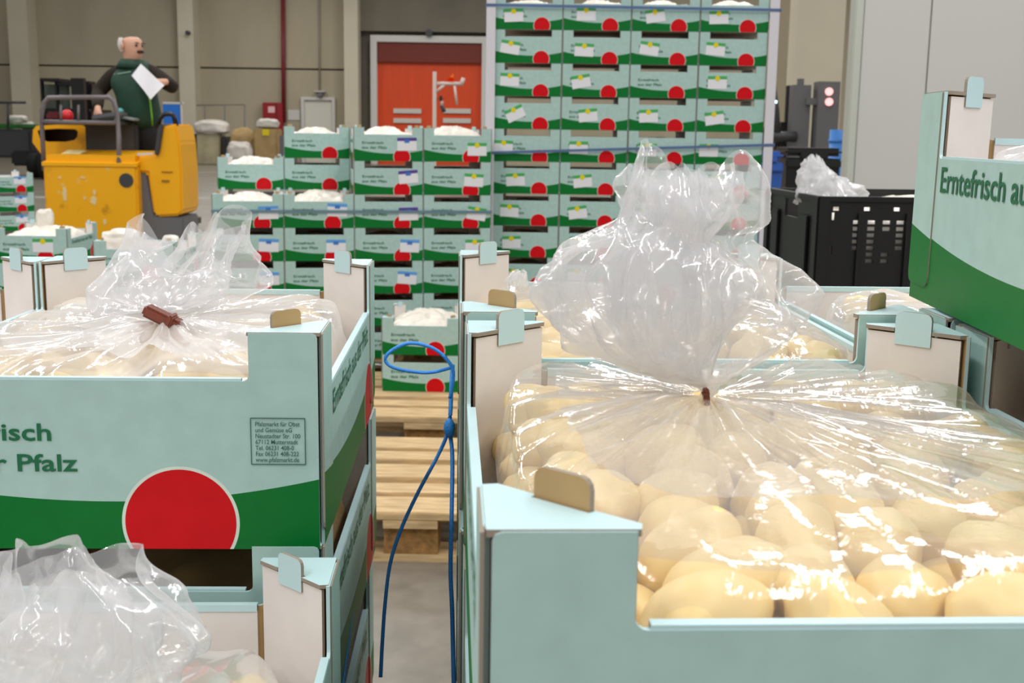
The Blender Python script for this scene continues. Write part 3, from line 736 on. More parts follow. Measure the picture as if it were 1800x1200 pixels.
def crate(loc, rz, label, group=None, h_=.183, w_=.60, d_=.40):
    e = empty('plastic_crate', loc, rz); tag(e, label, 'crate', group)
    holes = []
    for gx, n0, n1 in ((.078, 0, 5), (.110, 0, 7), (.143, 0, 2), (.143, 5, 7), (.173, 0, 5), (.235, 0, 5), (.268, 0, 6), (.33, 0, 5), (.36, 0, 4), (.43, 0, 5)):
        for r_ in range(n0, n1): holes.append((gx, gx+.017, h_-.064-r_*.0138, h_-.056-r_*.0138))
    for gx in (.033, .1, .165, .25, .33, .41, .50): holes.append((gx, gx+.014, h_-.036, h_-.028))
    holes.append((.031, .038, h_-.056, h_-.040)); holes.append((.031, .036, h_-.128, h_-.112))
    mb = MB()
    I = Matrix.Translation
    holed(mb, w_, h_-.012, .006, holes, I((-w_/2, -d_/2+.006, .006)))
    holed(mb, w_, h_-.012, .006, holes, I((-w_/2, d_/2-.006, .006)))
    hh = [(d_/2-.05, d_/2+.05, h_-.062, h_-.022)]
    holed(mb, d_, h_-.012, .006, hh, I((-w_/2+.006, -d_/2, .006)) @ Matrix.Rotation(R_(90), 4, 'Z'))
    holed(mb, d_, h_-.012, .006, hh, I((w_/2-.006, -d_/2, .006)) @ Matrix.Rotation(R_(90), 4, 'Z'))
    mb.box(0, 0, .006, w_-.01, d_-.01, .006)
    for sx in (-1, 1):
        for sy in (-1, 1):
            mb.box(sx*(w_/2-.012), sy*(d_/2-.001), h_/2, .026, .008, h_-.01, bev=.002); mb.box(sx*(w_/2-.001), sy*(d_/2-.014), h_/2, .008, .03, h_-.01, bev=.002)
        for k in range(5): mb.box(-w_/2+.09+k*.105, sx*(d_/2+.001), h_/2-.01, .006, .006, h_-.05)
        for k in (-.11, .11): mb.box(sx*(w_/2+.001), k, h_/2-.01, .006, .05, h_-.07, bev=.002)
    mb.obj('crate_shell', M_BLACK, e)
    mb = MB()
    for s_ in (-1, 1):
        mb.box(0, s_*(d_/2-.006), h_-.006, w_, .016, .012, bev=.002); mb.box(s_*(w_/2-.006), 0, h_-.006, .016, d_, .012, bev=.002)
    mb.obj('crate_rim', M_BLACK, e)
    return e
cp = at(1440, 345, 2.55); ztop = cp.z
aC = R_(4); v = rot2(.30, .20, aC)
h5 = (ztop-.1443)/4
for k in range(4):
    crate((cp.x+v.x, cp.y+v.y, .1443+k*h5), aC, 'black plastic crate with slots and a handle hole, white film on top' if k == 3 else 'black plastic crate hidden under the slotted black crate', 'hidden black crates' if k < 3 else None, h_=h5)
pallet((cp.x+v.x, cp.y+v.y+.1, 0), aC, 'wooden pallet under the black crates')
cb = link('filled_bag', MOUND[2], None, (cp.x+v.x, cp.y+v.y, .1443+3*h5+.011), (0, 0, aC+R_(90))); cb.scale = (1.40, 1.54, 1.35); tag(cb, 'pale filled bag inside the black slotted crate', 'bag')
dC = 2.72
pb = empty('plastic_bag', at(1450, 352, dC)); tag(pb, 'crumpled white film bag resting on the black crate', 'bag')
bm = bmesh.new()
rg = [cpx((1450, 356), 40, dC), cpx((1450, 350), 56, dC), cpx((1452, 332), 54, dC), cpx((1446, 315), 40, dC), cpx((1436, 298), 27, dC), cpx((1432, 284), 20, dC), cpx((1432, 278), 16, dC)]
for i, kw in enumerate((dict(), dict(scale=.75), dict(scale=.5))): gather(bm, rg, 31+i*7, nt=110, ns=46, crum=.010, jag=.012, folds=.3, freq=30, **kw)
film_obj('crumpled_film', bm, plastic('white_film', .32, crinkle=.5), pb, world=True)
# wheelie bins
def bin_(px0, px1, pyt, d, m, label, h_=None):
    a, b_ = at(px0, pyt, d), at(px1, pyt, d); w_ = b_.x-a.x; top = a.z
    e = empty('wheelie_bin', ((a.x+b_.x)/2, d+w_*.6, 0)); tag(e, label, 'bin')
    mb = MB(); k = w_/2
    vs = [(-k*.8, -k*.8, .06), (k*.8, -k*.8, .06), (k*.8, k*.8, .06), (-k*.8, k*.8, .06)]; vt = [(-k*.97, -k*1.05, top-.09), (k*.97, -k*1.05, top-.09), (k*.97, k*1.05, top-.09), (-k*.97, k*1.05, top-.09)]
    A = [mb.bm.verts.new(p_) for p_ in vs]; B = [mb.bm.verts.new(p_) for p_ in vt]
    mb.bm.faces.new(A); mb.bm.faces.new(B)
    for i in range(4): mb.bm.faces.new((A[i], A[(i+1) % 4], B[(i+1) % 4], B[i]))
    mb.box(0, -k*1.08, top-.12, 2*k, .03, .05, bev=.008)
    mb.obj('bin_body', m, e)
    mb = MB(); mb.box(0, 0, top-.05, 2*k*1.04, 2*k*1.12, .05, bev=.02); mb.box(0, -k*1.1, top-.07, 2*k*.5, .03, .04, bev=.006); mb.obj('bin_lid', m, e)
    for s_ in (-1, 1):
        mb = MB(); mb.cyl((s_*k*.75, k*.7, .1), (s_*(k*.75+.05), k*.7, .1), .1, 20); mb.obj('wheel', M_RUBBER, e)
bin_(1384, 1482, 252, 7.4, M_BLACK, 'black wheelie bin with a closed lid beside the white partition')
bin_(1334, 1379, 258, 7.1, mat('blue_plastic', srgb(44, 92, 176), .45), 'blue wheelie bin half hidden beside the black wheelie bin')
p = at(1478, 250, 9.6)
mb = MB(); mb.cyl((p.x, 9.6, 0), (p.x, 9.6, at(1478, 228, 9.6).z), .09, 20); mb.cyl((p.x, 9.6, p.z), (p.x, 9.6, p.z+.02), .1, 20)
tag(mb.obj('drum', mat('blue_drum', srgb(60, 130, 210), .4)), 'narrow blue drum by the edge of the white partition', 'drum')
# grey forklift behind the bins
dK = 14.
def kp(px, py, dd=0): return at(px, py, dK+dd)
fk = empty('forklift', (kp(1415, 300).x, dK, 0)); tag(fk, 'grey forklift mast with red lamps behind the black wheelie bin', 'forklift')
def part(name, mb, m): me = mb.mesh(name, m); me.transform(local(fk_cur[0])); return link(name, me, fk_cur[0])
fk_cur = [fk]
def pbox(mb, px0, px1, py0, py1, dd, th, mi=0, bev=.0, z0=None):
    a, b_ = kp_[0](px0, py0, dd), kp_[0](px1, py1, dd); zb = b_.z if z0 is None else z0
    mb.box((a.x+b_.x)/2, a.y+th/2, (a.z+zb)/2, abs(b_.x-a.x), th, abs(a.z-zb), mi, bev=bev)
kp_ = [kp]
mb = MB(); pbox(mb, 1440, 1471, 143, 256, 0, .25, z0=.3); part('mast_plate', mb, M_GREY)
mb = MB(); pbox(mb, 1395, 1421, 149, 250, .1, .2, z0=.1); pbox(mb, 1404, 1413, 138, 150, .15, .08); part('mast', mb, M_GREY)
mb = MB(); mb.tube([kp(1357, 143, .1), kp(1363, 195, .1), kp(1366, 245, .1)], .045, 8); mb.tube([kp(1358, 240, .1), kp(1400, 240, .1)], .06, 8); part('guard_post', mb, M_DARK)
mb = MB(); pbox(mb, 1418, 1442, 172, 184, .05, .12); part('cross_arm', mb, M_GREY)
mb = MB(); pbox(mb, 1366, 1408, 214, 260, .3, .9, z0=.25, bev=.06); part('chassis', mb, M_BLACK)
mb = MB(); pbox(mb, 1385, 1398, 150, 232, .35, .1); part('hose_bundle', mb, M_RUBBER)
for sx in (1374, 1462):
    c = kp(sx, 300, .5); mb = MB(); mb.cyl((c.x-.09, c.y, .3), (c.x+.09, c.y, .3), .3, 24); part('wheel', mb, M_RUBBER)
M_LAMPR = mat('red_lamp', srgb(255, 190, 190), .3, emit=1.0)
for py in (161, 179):
    c = kp(1457, py, -.01); mb = MB(); mb.cyl((c.x, c.y, c.z), (c.x, c.y-.02, c.z), .045, 20); part('red_lamp', mb, M_LAMPR)
c = kp(1356, 179, -.05); mb = MB(); mb.box(c.x, c.y, c.z, .13, .06, .09, bev=.03); part('headlamp', mb, mat('headlamp', srgb(225, 245, 255), .3, emit=1.6))
c = kp(1355, 190, -.05); mb = MB(); mb.box(c.x, c.y, c.z, .09, .05, .05, bev=.015); part('indicator_lamp', mb, mat('orange_lens', srgb(226, 160, 90), .3))
# ------------------------------------------------------------------ tall stack: edge boards and straps
M_EDGE = mat('white_edge_board', srgb(214, 212, 220), .45)
M_STRAP = mat('blue_strap', srgb(120, 146, 190), .35)
for u, lab in ((-W-.018, 'white edge board on the left corner of the tall strapped stack'), (3*W+.026, 'white edge board on the right corner of the tall strapped stack')):
    v = rot2(u, -.012, aS); mb = MB(); hS = 11*H+.005
    mb.box(0, 0, hS/2, .040, .006, hS); mb.box((-.019 if u < 0 else .019), .035, hS/2, .004, .07, hS)
    tag(mb.obj('edge_board', M_EDGE, loc=(SX+v.x, SY+v.y, SZ), rot=(0, 0, aS)), lab, 'edge board')
for zl, zr, lab in ((at(868, 9, SY).z, at(1335, 19, SY).z, 'upper blue strap around the tall stack'), (at(868, 269, SY).z, at(1335, 254, SY).z, 'lower blue strap around the tall stack')):
    a = rot2(-W-.044, -.018, aS); b2 = rot2(3*W+.054, -.018, aS); c = rot2(3*W+.054, .80, aS); d_ = rot2(-W-.044, .80, aS)
    mb = MB(); P = [(SX+a.x, SY+a.y, zl), (SX+b2.x, SY+b2.y, zr), (SX+c.x, SY+c.y, zr), (SX+d_.x, SY+d_.y, zl), (SX+a.x, SY+a.y, zl)]
    for p_, q_ in zip(P, P[1:]):
        A = [mb.bm.verts.new((x[0], x[1], x[2]+k)) for x, k in ((p_, -.006), (q_, -.006), (q_, .006), (p_, .006))]; mb.bm.faces.new(A)
    bmesh.ops.solidify(mb.bm, geom=mb.bm.faces[:], thickness=.0015)
    tag(mb.obj('strap', M_STRAP), lab, 'strap')
a = rot2(-2*W-.004, -.008, aM); b2 = rot2(2*W+.004, -.008, aM); zz = MZ+4*H+.072
mb = MB()
P = [(MX+a.x, MY+a.y), (MX+b2.x, MY+b2.y)]
A = [mb.bm.verts.new((x[0], x[1], zz+k)) for x, k in ((P[0], -.006), (P[1], -.006), (P[1], .006), (P[0], .006))]; mb.bm.faces.new(A)
bmesh.ops.solidify(mb.bm, geom=mb.bm.faces[:], thickness=.0015)
tag(mb.obj('strap', mat('pale_strap', srgb(142, 172, 186), .3)), 'thin blue strap across the stepped middle stack', 'strap')
# ------------------------------------------------------------------ blue twine
def twine(pts, r, label, name='twine', seg=8):
    P = [Vector(p) for p in pts]; out = []
    n = len(P)-1
    for i in range(n*8+1):
        u = i/8; k = min(int(u), n-1); f = u-k; Q = [P[max(0, min(n, k+j))] for j in (-1, 0, 1, 2)]
        out.append(.5*((2*Q[1])+(Q[2]-Q[0])*f+(2*Q[0]-5*Q[1]+4*Q[2]-Q[3])*f*f+(3*Q[1]-Q[0]-3*Q[2]+Q[3])*f**3))
    mb = MB(); mb.tube(out, r, seg); return tag(mb.obj(name, M_ROPE), label, 'twine')
twine([at(656, 846, 1.17), at(653, 880, 1.13), at(640, 945, 1.06), at(627, 1010, .99), at(616, 1090, .92), at(600, 1215, .84)], .0018, 'blue twine running down the side of the left stack')
kn = .98
twine([at(796, 642, 1.01), at(794, 665, 1.0), at(792, 720, kn), at(790, 752, kn), at(795, 800, .975), at(794, 900, .95), at(792, 1000, .93), at(795, 1080, .91), at(798, 1215, .88)], .0018, 'blue twine tied down the left side of the right stack')
twine([at(791, 700, kn), at(797, 655, kn), at(784, 630, kn), at(757, 610, kn), at(720, 603, kn), at(690, 615, kn), at(677, 631, kn), at(690, 645, kn), at(725, 653, kn), at(760, 654, kn), at(796, 645, kn+.005)], .0015, 'loop of blue twine sticking out over the gap')
twine([at(791, 735, kn), at(788, 758, kn), at(770, 800, kn), at(735, 865, kn-.01), at(705, 930, kn-.02), at(686, 990, kn-.03), at(677, 1060, kn-.04), at(672, 1130, kn-.05), at(669, 1190, kn-.06)], .0016, 'loose blue twine end hanging in the gap')
c = at(790, 752, kn-.004); mb = MB(); bmesh.ops.create_icosphere(mb.bm, subdivisions=2, radius=.005, matrix=Matrix.Translation(c) @ Matrix.Diagonal((1, 1, 1.7, 1)))
tag(mb.obj('twine_knot', M_ROPE, smooth=True), 'knot of the blue twine beside the right stack', 'knot')
# ------------------------------------------------------------------ yellow ride-on truck
def yellow_mat():
    m, nt, N, b = newmat('yellow_paint'); b.inputs['Roughness'].default_value = .38
    tc = N.new('ShaderNodeTexCoord'); n = N.new('ShaderNodeTexNoise'); n.inputs['Scale'].default_value = 5.5; n.inputs['Detail'].default_value = 5; nt.links.new(tc.outputs['Object'], n.inputs[0])
    r = N.new('ShaderNodeValToRGB'); e = r.color_ramp.elements; e[0].position = .27; e[0].color = srgb(176, 124, 10); e[1].position = .36; e[1].color = srgb(244, 176, 4)
    x = e.new(.645); x.color = srgb(244, 176, 4); x = e.new(.67); x.color = srgb(222, 196, 130)
    nt.links.new(n.outputs[0], r.inputs[0]); nt.links.new(r.outputs[0], b.inputs['Base Color']); return m
M_YEL = mat('clean_yellow', srgb(248, 178, 0), .35, var=.04, vscale=3); M_YELW = yellow_mat()
dT = 10.5
def tp(px, py, dd=0): return at(px, py, dT+dd)
tk = empty('ride_on_truck', (tp(200, 300).x, dT+.4, 0)); tag(tk, 'yellow ride-on pallet truck with worn battery cover and grey load guard', 'truck')
fk_cur[0] = tk; kp_[0] = tp
def ppoly(mb, pts, dd, th, mi=0, bev=.012):
    """outline traced at ground distance dT+dd, given real thickness th"""
    A = [mb.bm.verts.new(tp(x, y, dd)) for x, y in pts]
    f0 = mb.bm.faces.new(A); f0.material_index = mi
    r = bmesh.ops.extrude_face_region(mb.bm, geom=[f0]); vs = [g for g in r['geom'] if isinstance(g, bmesh.types.BMVert)]
    bmesh.ops.translate(mb.bm, vec=(0, th, 0), verts=vs)
    es = list({e for v_ in vs+A for e in v_.link_edges})
    if bev: bmesh.ops.bevel(mb.bm, geom=es, offset=bev, segments=2, affect='EDGES', clamp_overlap=True)
mb = MB(); a, b_ = tp(75, 288), tp(240, 288); zb = tp(150, 424).z
mb.box((a.x+b_.x)/2, dT+.30, (a.z+zb)/2, b_.x-a.x, .60, a.z-zb, bev=.018); part('battery_cover', mb, M_YELW)
mb = MB(); zf, zk = tp(150, 286).z, tp(150, 286).z+.10
v = [(a.x-.005, dT-.01, zf), (b_.x+.005, dT-.01, zf), (b_.x+.005, dT+.60, zk), (a.x-.005+.03, dT+.60, zk)]
A = [mb.bm.verts.new(p_) for p_ in v]; B = [mb.bm.verts.new((p_[0], p_[1], p_[2]-.03)) for p_ in v]
mb.bm.faces.new(A); mb.bm.faces.new(B)
for i in range(4): mb.bm.faces.new((A[i], A[(i+1) % 4], B[(i+1) % 4], B[i]))
mb.box((a.x+b_.x)/2, dT+.31, zf+.02, b_.x-a.x-.04, .56, .09); part('battery_lid', mb, M_YEL)
c = tp(130, 263, .35); mb = MB(); mb.box(c.x, c.y, zf+.083, .17, .16, .004, rot=Matrix.Rotation(R_(9.3), 4, 'X')); part('lid_notice', mb, mat('pale_sticker', srgb(236, 222, 160), .5))
c = tp(222, 317); mb = MB(); mb.cyl((c.x, dT+.005, c.z), (c.x, dT-.006, c.z), .062, 24); me = part('round_badge', mb, M_DARK)
for px, py, w_, h_ in ((114, 340, .045, .15), (165, 352, .07, .09), (166, 338, .035, .05), (149, 348, .03, .035), (184, 390, .035, .05), (105, 312, .03, .025), (145, 312, .06, .02)):
    c = tp(px, py); mb = MB(); n = 14; rr = random.Random(px)
    mb.prism([(c.x+w_/2*math.cos(2*math.pi*k/n)*rr.uniform(.6, 1.1), c.z+h_/2*math.sin(2*math.pi*k/n)*rr.uniform(.6, 1.1)) for k in range(n)], 'y', dT-.004, dT+.004); part('sticker_remnant', mb, mat('torn_sticker', srgb(226, 206, 150), .6))
mb = MB(); ppoly(mb, [(240, 274), (272, 272), (281, 224), (309, 217), (316, 250), (320, 300), (321, 372), (315, 379), (276, 381), (270, 376), (259, 304), (240, 302)], .1, .55, bev=.02); part('side_body', mb, M_YEL)
mb = MB(); ppoly(mb, [(241, 303), (257, 303), (271, 379), (322, 382), (325, 434), (241, 434)], .12, .5, bev=.01); part('lower_skirt', mb, M_GREY)
mb = MB(); ppoly(mb, [(271, 270), (277, 224), (283, 216), (286, 220), (280, 262), (276, 274)], .06, .5, bev=.006); part('backrest_pad', mb, M_DARK)
mb = MB(); mb.tube([tp(276, 226, .2), tp(281, 208, .2), tp(288, 201, .2), tp(299, 200, .2), tp(306, 204, .2), tp(310, 222, .2)], .022, 10); part('grab_handle', mb, M_BLACK)
mb = MB(); pbox(mb, 241, 272, 269, 277, .15, .35); part('step_ledge', mb, mat('pale_ledge', srgb(206, 204, 200), .5))
mb = MB(); pbox(mb, 284, 303, 301, 303, .09, .015); pbox(mb, 284, 297, 316, 320, .09, .015); part('air_slot', mb, mat('slot_brown', srgb(150, 110, 20), .5))
mb = MB(); p = tp(205, 400, .6); mb.box(p.x, dT+1.15, .22, 1.0, 1.1, .06); part('platform', mb, M_DARK)
mb = MB(); pbox(mb, 148, 242, 214, 300, .62, .10, bev=.02); part('control_housing', mb, M_DARK)
# rear yellow hood with an open dark mouth
def ring(mb, outer, inner, dd, th):
    n = len(outer)
    V = [[mb.bm.verts.new(tp(*p_, d_)) for p_ in L_] for L_, d_ in ((outer, dd), (inner, dd), (inner, dd+th), (outer, dd+th))]
    for q in range(4):
        A, B = V[q], V[(q+1) % 4]
        for i in range(n): mb.bm.faces.new((A[i], A[(i+1) % n], B[(i+1) % n], B[i]))
mb = MB(); ring(mb, [(58, 228), (64, 221), (100, 219), (146, 220), (153, 226), (158, 245), (164, 258), (120, 276), (76, 276), (57, 250)], [(66, 230), (70, 228), (100, 226), (132, 227), (137, 231), (136, 240), (131, 246), (116, 249), (84, 249), (70, 243)], .75, .5); part('rear_hood', mb, M_YEL)
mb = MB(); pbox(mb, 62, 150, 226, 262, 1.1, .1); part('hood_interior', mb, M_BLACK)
# load guard of grey tube
mb = MB(); mb.tube([tp(78, 300, .15), tp(74, 228, .15), tp(74, 196, .15), tp(78, 180, .15), tp(85, 172, .15), tp(140, 171, .15), tp(192, 171, .15), tp(200, 178, .15), tp(206, 200, .15), tp(209, 240, .15), tp(209, 288, .02)], .021, 10)
mb.tube([tp(74, 214, .15), tp(140, 215, .15), tp(207, 216, .15)], .019, 8)
for px in (107, 138): mb.tube([tp(px, 214, .15), tp(px, 184, .15)], .012, 8)
part('load_guard', mb, mat('guard_tube', srgb(112, 106, 108), .4))
mb = MB(); pbox(mb, 76, 208, 212, 219, .3, .35); part('basket_tray', mb, M_DARK)
for px in (100, 215, 300):
    c = tp(px, 425, .45); mb = MB(); mb.cyl((c.x-.06, c.y, .11), (c.x+.06, c.y, .11), .11, 20); part('wheel', mb, M_RUBBER)
def thing(name, mb, m, label, cat, smooth=False): return tag(mb.obj(name, m, None, smooth), label, cat)
mb = MB(); pbox(mb, 79, 106, 196, 212, .38, .18, bev=.02); thing('tool_box', mb, mat('dark_red_case', srgb(96, 16, 24), .4), 'dark red case in the guard basket of the yellow truck', 'case')
c = tp(118, 204, .45); mb = MB(); bmesh.ops.create_uvsphere(mb.bm, u_segments=16, v_segments=10, radius=.06, matrix=Matrix.Translation(c) @ Matrix.Diagonal((.9, 1, 1, 1))); thing('red_bottle', mb, mat('bright_red', srgb(214, 30, 36), .35), 'round red bottle in the guard basket of the yellow truck', 'bottle', True)
mb = MB(); c = tp(193, 204, .5); mb.box(c.x, c.y, c.z, .27, .2, .05, rot=Matrix.Rotation(R_(-8), 4, 'Y'), bev=.015); thing('clipboard', mb, M_GREY, 'grey clipboard lying on the control housing of the yellow truck', 'clipboard')
mb = MB(); c = tp(222, 207, .55); mb.box(c.x, c.y, c.z, .20, .16, .022, rot=Matrix.Rotation(R_(10), 4, 'Y'), bev=.008); thing('document_tray', mb, mat('tray_grey', srgb(150, 154, 156), .4), 'pale grey tray at the hip of the man on the truck', 'tray')
mb = MB(); c = tp(212, 194, .52); mb.box(c.x, c.y, c.z, .045, .05, .04, bev=.01); thing('teal_block', mb, mat('teal', srgb(120, 206, 206), .4), 'small teal pad on the clipboard of the yellow truck', 'pad')
# ------------------------------------------------------------------ the man on the truck
dP = 11.35
def pp(px, py, dd=0.): return at(px, py, dP+dd)
def skin_mesh(name, nodes, edges, root=0, sub=2):
    """nodes: (point, radius[, radius2]); one continuous skinned surface baked to a mesh"""
    me = bpy.data.meshes.new(name); me.from_pydata([n[0] for n in nodes], edges, []); o = bpy.data.objects.new(name, me); C.objects.link(o)
    sk = o.modifiers.new('skin', 'SKIN'); sk.use_smooth_shade = True
    if not me.skin_vertices: me.attributes  # layer made by the modifier
    for i, n in enumerate(nodes):
        sv = me.skin_vertices[0].data[i]; sv.radius = (n[1], n[2] if len(n) > 2 else n[1]); sv.use_root = i == root
    su = o.modifiers.new('sub', 'SUBSURF'); su.levels = sub; su.render_levels = sub
    bpy.context.view_layer.update()
    out = bpy.data.meshes.new_from_object(o.evaluated_get(bpy.context.evaluated_depsgraph_get())); out.name = name
    bpy.data.objects.remove(o); bpy.data.meshes.remove(me)
    out.polygons.foreach_set('use_smooth', [True]*len(out.polygons)); return out
M_SKIN = mat('skin', srgb(214, 164, 138), .5, sss=.1); M_VEST = mat('green_vest', srgb(18, 62, 44), .7, var=.25, vscale=9, bump=.3, bscale=25)
M_SWEAT = mat('dark_brown_sleeve', srgb(40, 30, 20), .9, var=.2, vscale=14); M_TROU = mat('black_trousers', srgb(20, 22, 22), .85); M_HAIR = mat('white_hair', srgb(226, 220, 212), .8)
per = empty('person', (pp(248, 240).x, dP, .25)); tag(per, 'bald man in a green vest standing on the yellow truck holding a paper', 'person')
pl = local(per)
def pobj(name, me, m, parent=per): me.materials.clear(); me.materials.append(m); me.transform(pl); return link(name, me, parent)
face = Vector((.86, -.5, -.05)).normalized(); fr = Vector((.5, .86, 0)).normalized()
hc = pp(232, 82)
J = {'pel': (pp(248, 238), .165, .14), 'bel': (pp(247, 203), .165, .17), 'che': (pp(240, 158), .165, .13), 'uch': (pp(236, 128), .13, .09), 'nek': (pp(232, 110), .062), 'jaw': (hc+Vector((.012, -.01, -.078)), .088, .094), 'hed': (hc+Vector((-.004, 0, .03)), .108, .114), 'top': (hc+Vector((-.01, 0, .092)), .080, .084)}
sh1, sh2 = pp(203, 128, .02), pp(266, 127, .03)
el1, wr1 = pp(172, 163, .0), pp(172, 190, -.30)
el2, wr2 = pp(305, 154, -.12), pp(291, 143, -.33)
nodes = []; idx = {}
def nd(k, p, r, r2=None): idx[k] = len(nodes); nodes.append((p, r) if r2 is None else (p, r, r2))
for k, v_ in J.items(): nd(k, *v_)
edges = [(0, 1), (1, 2), (2, 3), (3, 4), (4, 5), (5, 6), (6, 7)]
def chain(frm, items):
    prev = idx[frm]
    for k, p, r in items:
        nd(k, p, r); edges.append((prev, idx[k])); prev = idx[k]
chain('uch', [('s1', sh1, .07), ('u1', (sh1+el1)/2, .055), ('e1', el1, .046), ('f1', (el1+wr1)/2, .04), ('w1', wr1, .028)])
chain('uch', [('s2', sh2, .07), ('u2', (sh2+el2)/2, .055), ('e2', el2, .046), ('f2', (el2+wr2)/2, .04), ('w2', wr2, .028)])
for s_, hx, k in ((1, 238, 'l'), (2, 262, 'r')):
    hip = pp(hx, 252); kn_ = Vector((hip.x, hip.y-.04, .25+.50)); an = Vector((hip.x, hip.y+.02, .25+.08))
    chain('pel', [('h'+k, hip-Vector((0, 0, .06)), .095), ('k'+k, kn_, .066), ('c'+k, kn_*.6+an*.4, .058), ('a'+k, an, .04), ('t'+k, an+Vector((.04, -.15, -.04)), .035)])
def hand(tag_, wr, d, up, thumb):
    """palm plus five separate bent fingers"""
    d = d.normalized(); up = up.normalized(); side = d.cross(up).normalized()
    chain('w'+tag_, [('p'+tag_, wr+d*.05, .032)])
    for q, (o, l) in enumerate(((-.028, .066), (-.010, .076), (.009, .072), (.026, .058))):
        b0 = wr+d*.085+side*o
        chain('p'+tag_, [('g%d%s' % (q, tag_), b0, .0105), ('m%d%s' % (q, tag_), b0+d*l*.5-up*l*.25, .0092), ('n%d%s' % (q, tag_), b0+d*l*.6-up*l*.75, .008)])
    chain('p'+tag_, [('th'+tag_, wr+d*.045+side*thumb*.042, .012), ('ti'+tag_, wr+d*.085+side*thumb*.058-up*.015, .010)])
hand('1', wr1, Vector((.25, -.5, -.75)), Vector((-.3, -.7, .4)), 1)
hand('2', wr2, Vector((-.92, -.12, -.10)), Vector((.1, -.9, .35)), -1)
bme = skin_mesh('body', nodes, edges)
for v_ in bme.vertices:                                           # shape the head: nose, brow, chin, eye sockets, ears
    p = v_.co; q = p-hc
    if q.length < .17 and q.z > -.1:
        f, s_, z = q.dot(face), q.dot(fr), q.z
        def bump(cz, cs, sz, ss, a): return a*math.exp(-((z-cz)/sz)**2-((s_-cs)/ss)**2) if f > .02 else 0
        p += face*(bump(-.005, 0, .020, .014, .030)+bump(.030, 0, .012, .045, .008)+bump(-.078, 0, .018, .03, .014)+bump(-.035, 0, .012, .03, .006)+bump(.014, .034, .012, .014, -.012)+bump(.014, -.034, .012, .014, -.012))
pb_ = pobj('body', bme, M_SKIN)
M_EYE = mat('eye_dark', srgb(40, 26, 22), .3); M_MOU = mat('grey_moustache', srgb(66, 46, 40), .9); M_LIP = mat('lip', srgb(160, 90, 84), .5)
for s_ in (-1, 1):
    mb = MB(); bmesh.ops.create_uvsphere(mb.bm, u_segments=12, v_segments=8, radius=.011, matrix=Matrix.Translation(hc+face*.096+fr*.035*s_+Vector((0, 0, .012)))); pobj('eye', mb.mesh('eye', M_EYE, True), M_EYE)
    mb = MB(); c = hc+face*.104+fr*.036*s_+Vector((0, 0, .032)); mb.tube([c-fr*.02, c+face*.004+Vector((0, 0, .004)), c+fr*.02], .005, 6); pobj('eyebrow', mb.mesh('eyebrow', M_MOU, True), M_MOU)
    mb = MB(); c = hc+fr*.110*s_-face*.01+Vector((0, 0, .0)); bmesh.ops.create_uvsphere(mb.bm, u_segments=14, v_segments=10, radius=1, matrix=Matrix.Translation(c) @ Matrix.Rotation(math.atan2(face.y, face.x), 4, 'Z') @ Matrix.Diagonal((.022, .011, .034, 1))); pobj('ear', mb.mesh('ear', M_SKIN, True), M_SKIN)
mb = MB(); c = hc+face*.116+Vector((0, 0, -.038)); mb.tube([c-fr*.034-face*.012-Vector((0, 0, .008)), c-fr*.015, c, c+fr*.015, c+fr*.034-face*.012-Vector((0, 0, .008))], .010, 8); pobj('moustache', mb.mesh('moustache', M_MOU, True), M_MOU)
mb = MB(); c = hc+face*.108+Vector((0, 0, -.056)); mb.tube([c-fr*.022-face*.004, c, c+fr*.022-face*.004], .005, 6); pobj('mouth', mb.mesh('mouth', M_LIP, True), M_LIP)
mb = MB()                                                          # short white fringe round the back of the head
bmesh.ops.create_uvsphere(mb.bm, u_segments=32, v_segments=20, radius=1, matrix=Matrix.Translation(hc+Vector((-.006, 0, .022))-face*.006) @ Matrix.Diagonal((.117, .119, .118, 1)))
dele = [v_ for v_ in mb.bm.verts if (v_.co-hc).dot(face) > .02 or (v_.co-hc).z > .08 or (v_.co-hc).z < -.055]
bmesh.ops.delete(mb.bm, geom=dele, context='VERTS'); pobj('hair', mb.mesh('hair', M_HAIR, True), M_HAIR)
# clothes: sweater sleeves and collar, vest, trousers
g = .018
def sub(keys, ed, extra=0., root=0, over={}):
    ns = []; mp_ = {}
    for k in keys: mp_[k] = len(ns); n = nodes[idx[k]]; e = over.get(k, extra); ns.append((n[0], n[1]+e, (n[2] if len(n) > 2 else n[1])+e))
    return ns, [(mp_[a_], mp_[b2_]) for a_, b2_ in ed]
pobj('sweater', skin_mesh('sweater', *sub(['che', 'uch', 'nek', 's1', 'u1', 'e1', 'f1', 'w1', 's2', 'u2', 'e2', 'f2', 'w2'], [('che', 'uch'), ('uch', 'nek'), ('uch', 's1'), ('s1', 'u1'), ('u1', 'e1'), ('e1', 'f1'), ('f1', 'w1'), ('uch', 's2'), ('s2', 'u2'), ('u2', 'e2'), ('e2', 'f2'), ('f2', 'w2')], .022, over={'nek': .012, 'che': -.06, 'uch': -.03, 's1': .012, 's2': .012})), M_SWEAT)
vn = [(pp(249, 234), .205, .19), (pp(247, 200), .245, .215), (pp(242, 160), .24, .19), (pp(236, 132), .22, .18), (pp(233, 107), .112, .116), (pp(199, 129, .02), .125), (pp(268, 128, .02), .118)]
mb = MB(); c0, c1 = pp(233, 118), pp(233, 104.5); mb.cyl(c0-Vector((0, 0, .01)), c1, .15, 28, 0, .112, caps=False); bmesh.ops.solidify(mb.bm, geom=mb.bm.faces[:], thickness=.012); pobj('collar', mb.mesh('collar', M_VEST, True), M_VEST)
pobj('vest', skin_mesh('vest', vn, [(0, 1), (1, 2), (2, 3), (3, 4), (3, 5), (3, 6)]), M_VEST)
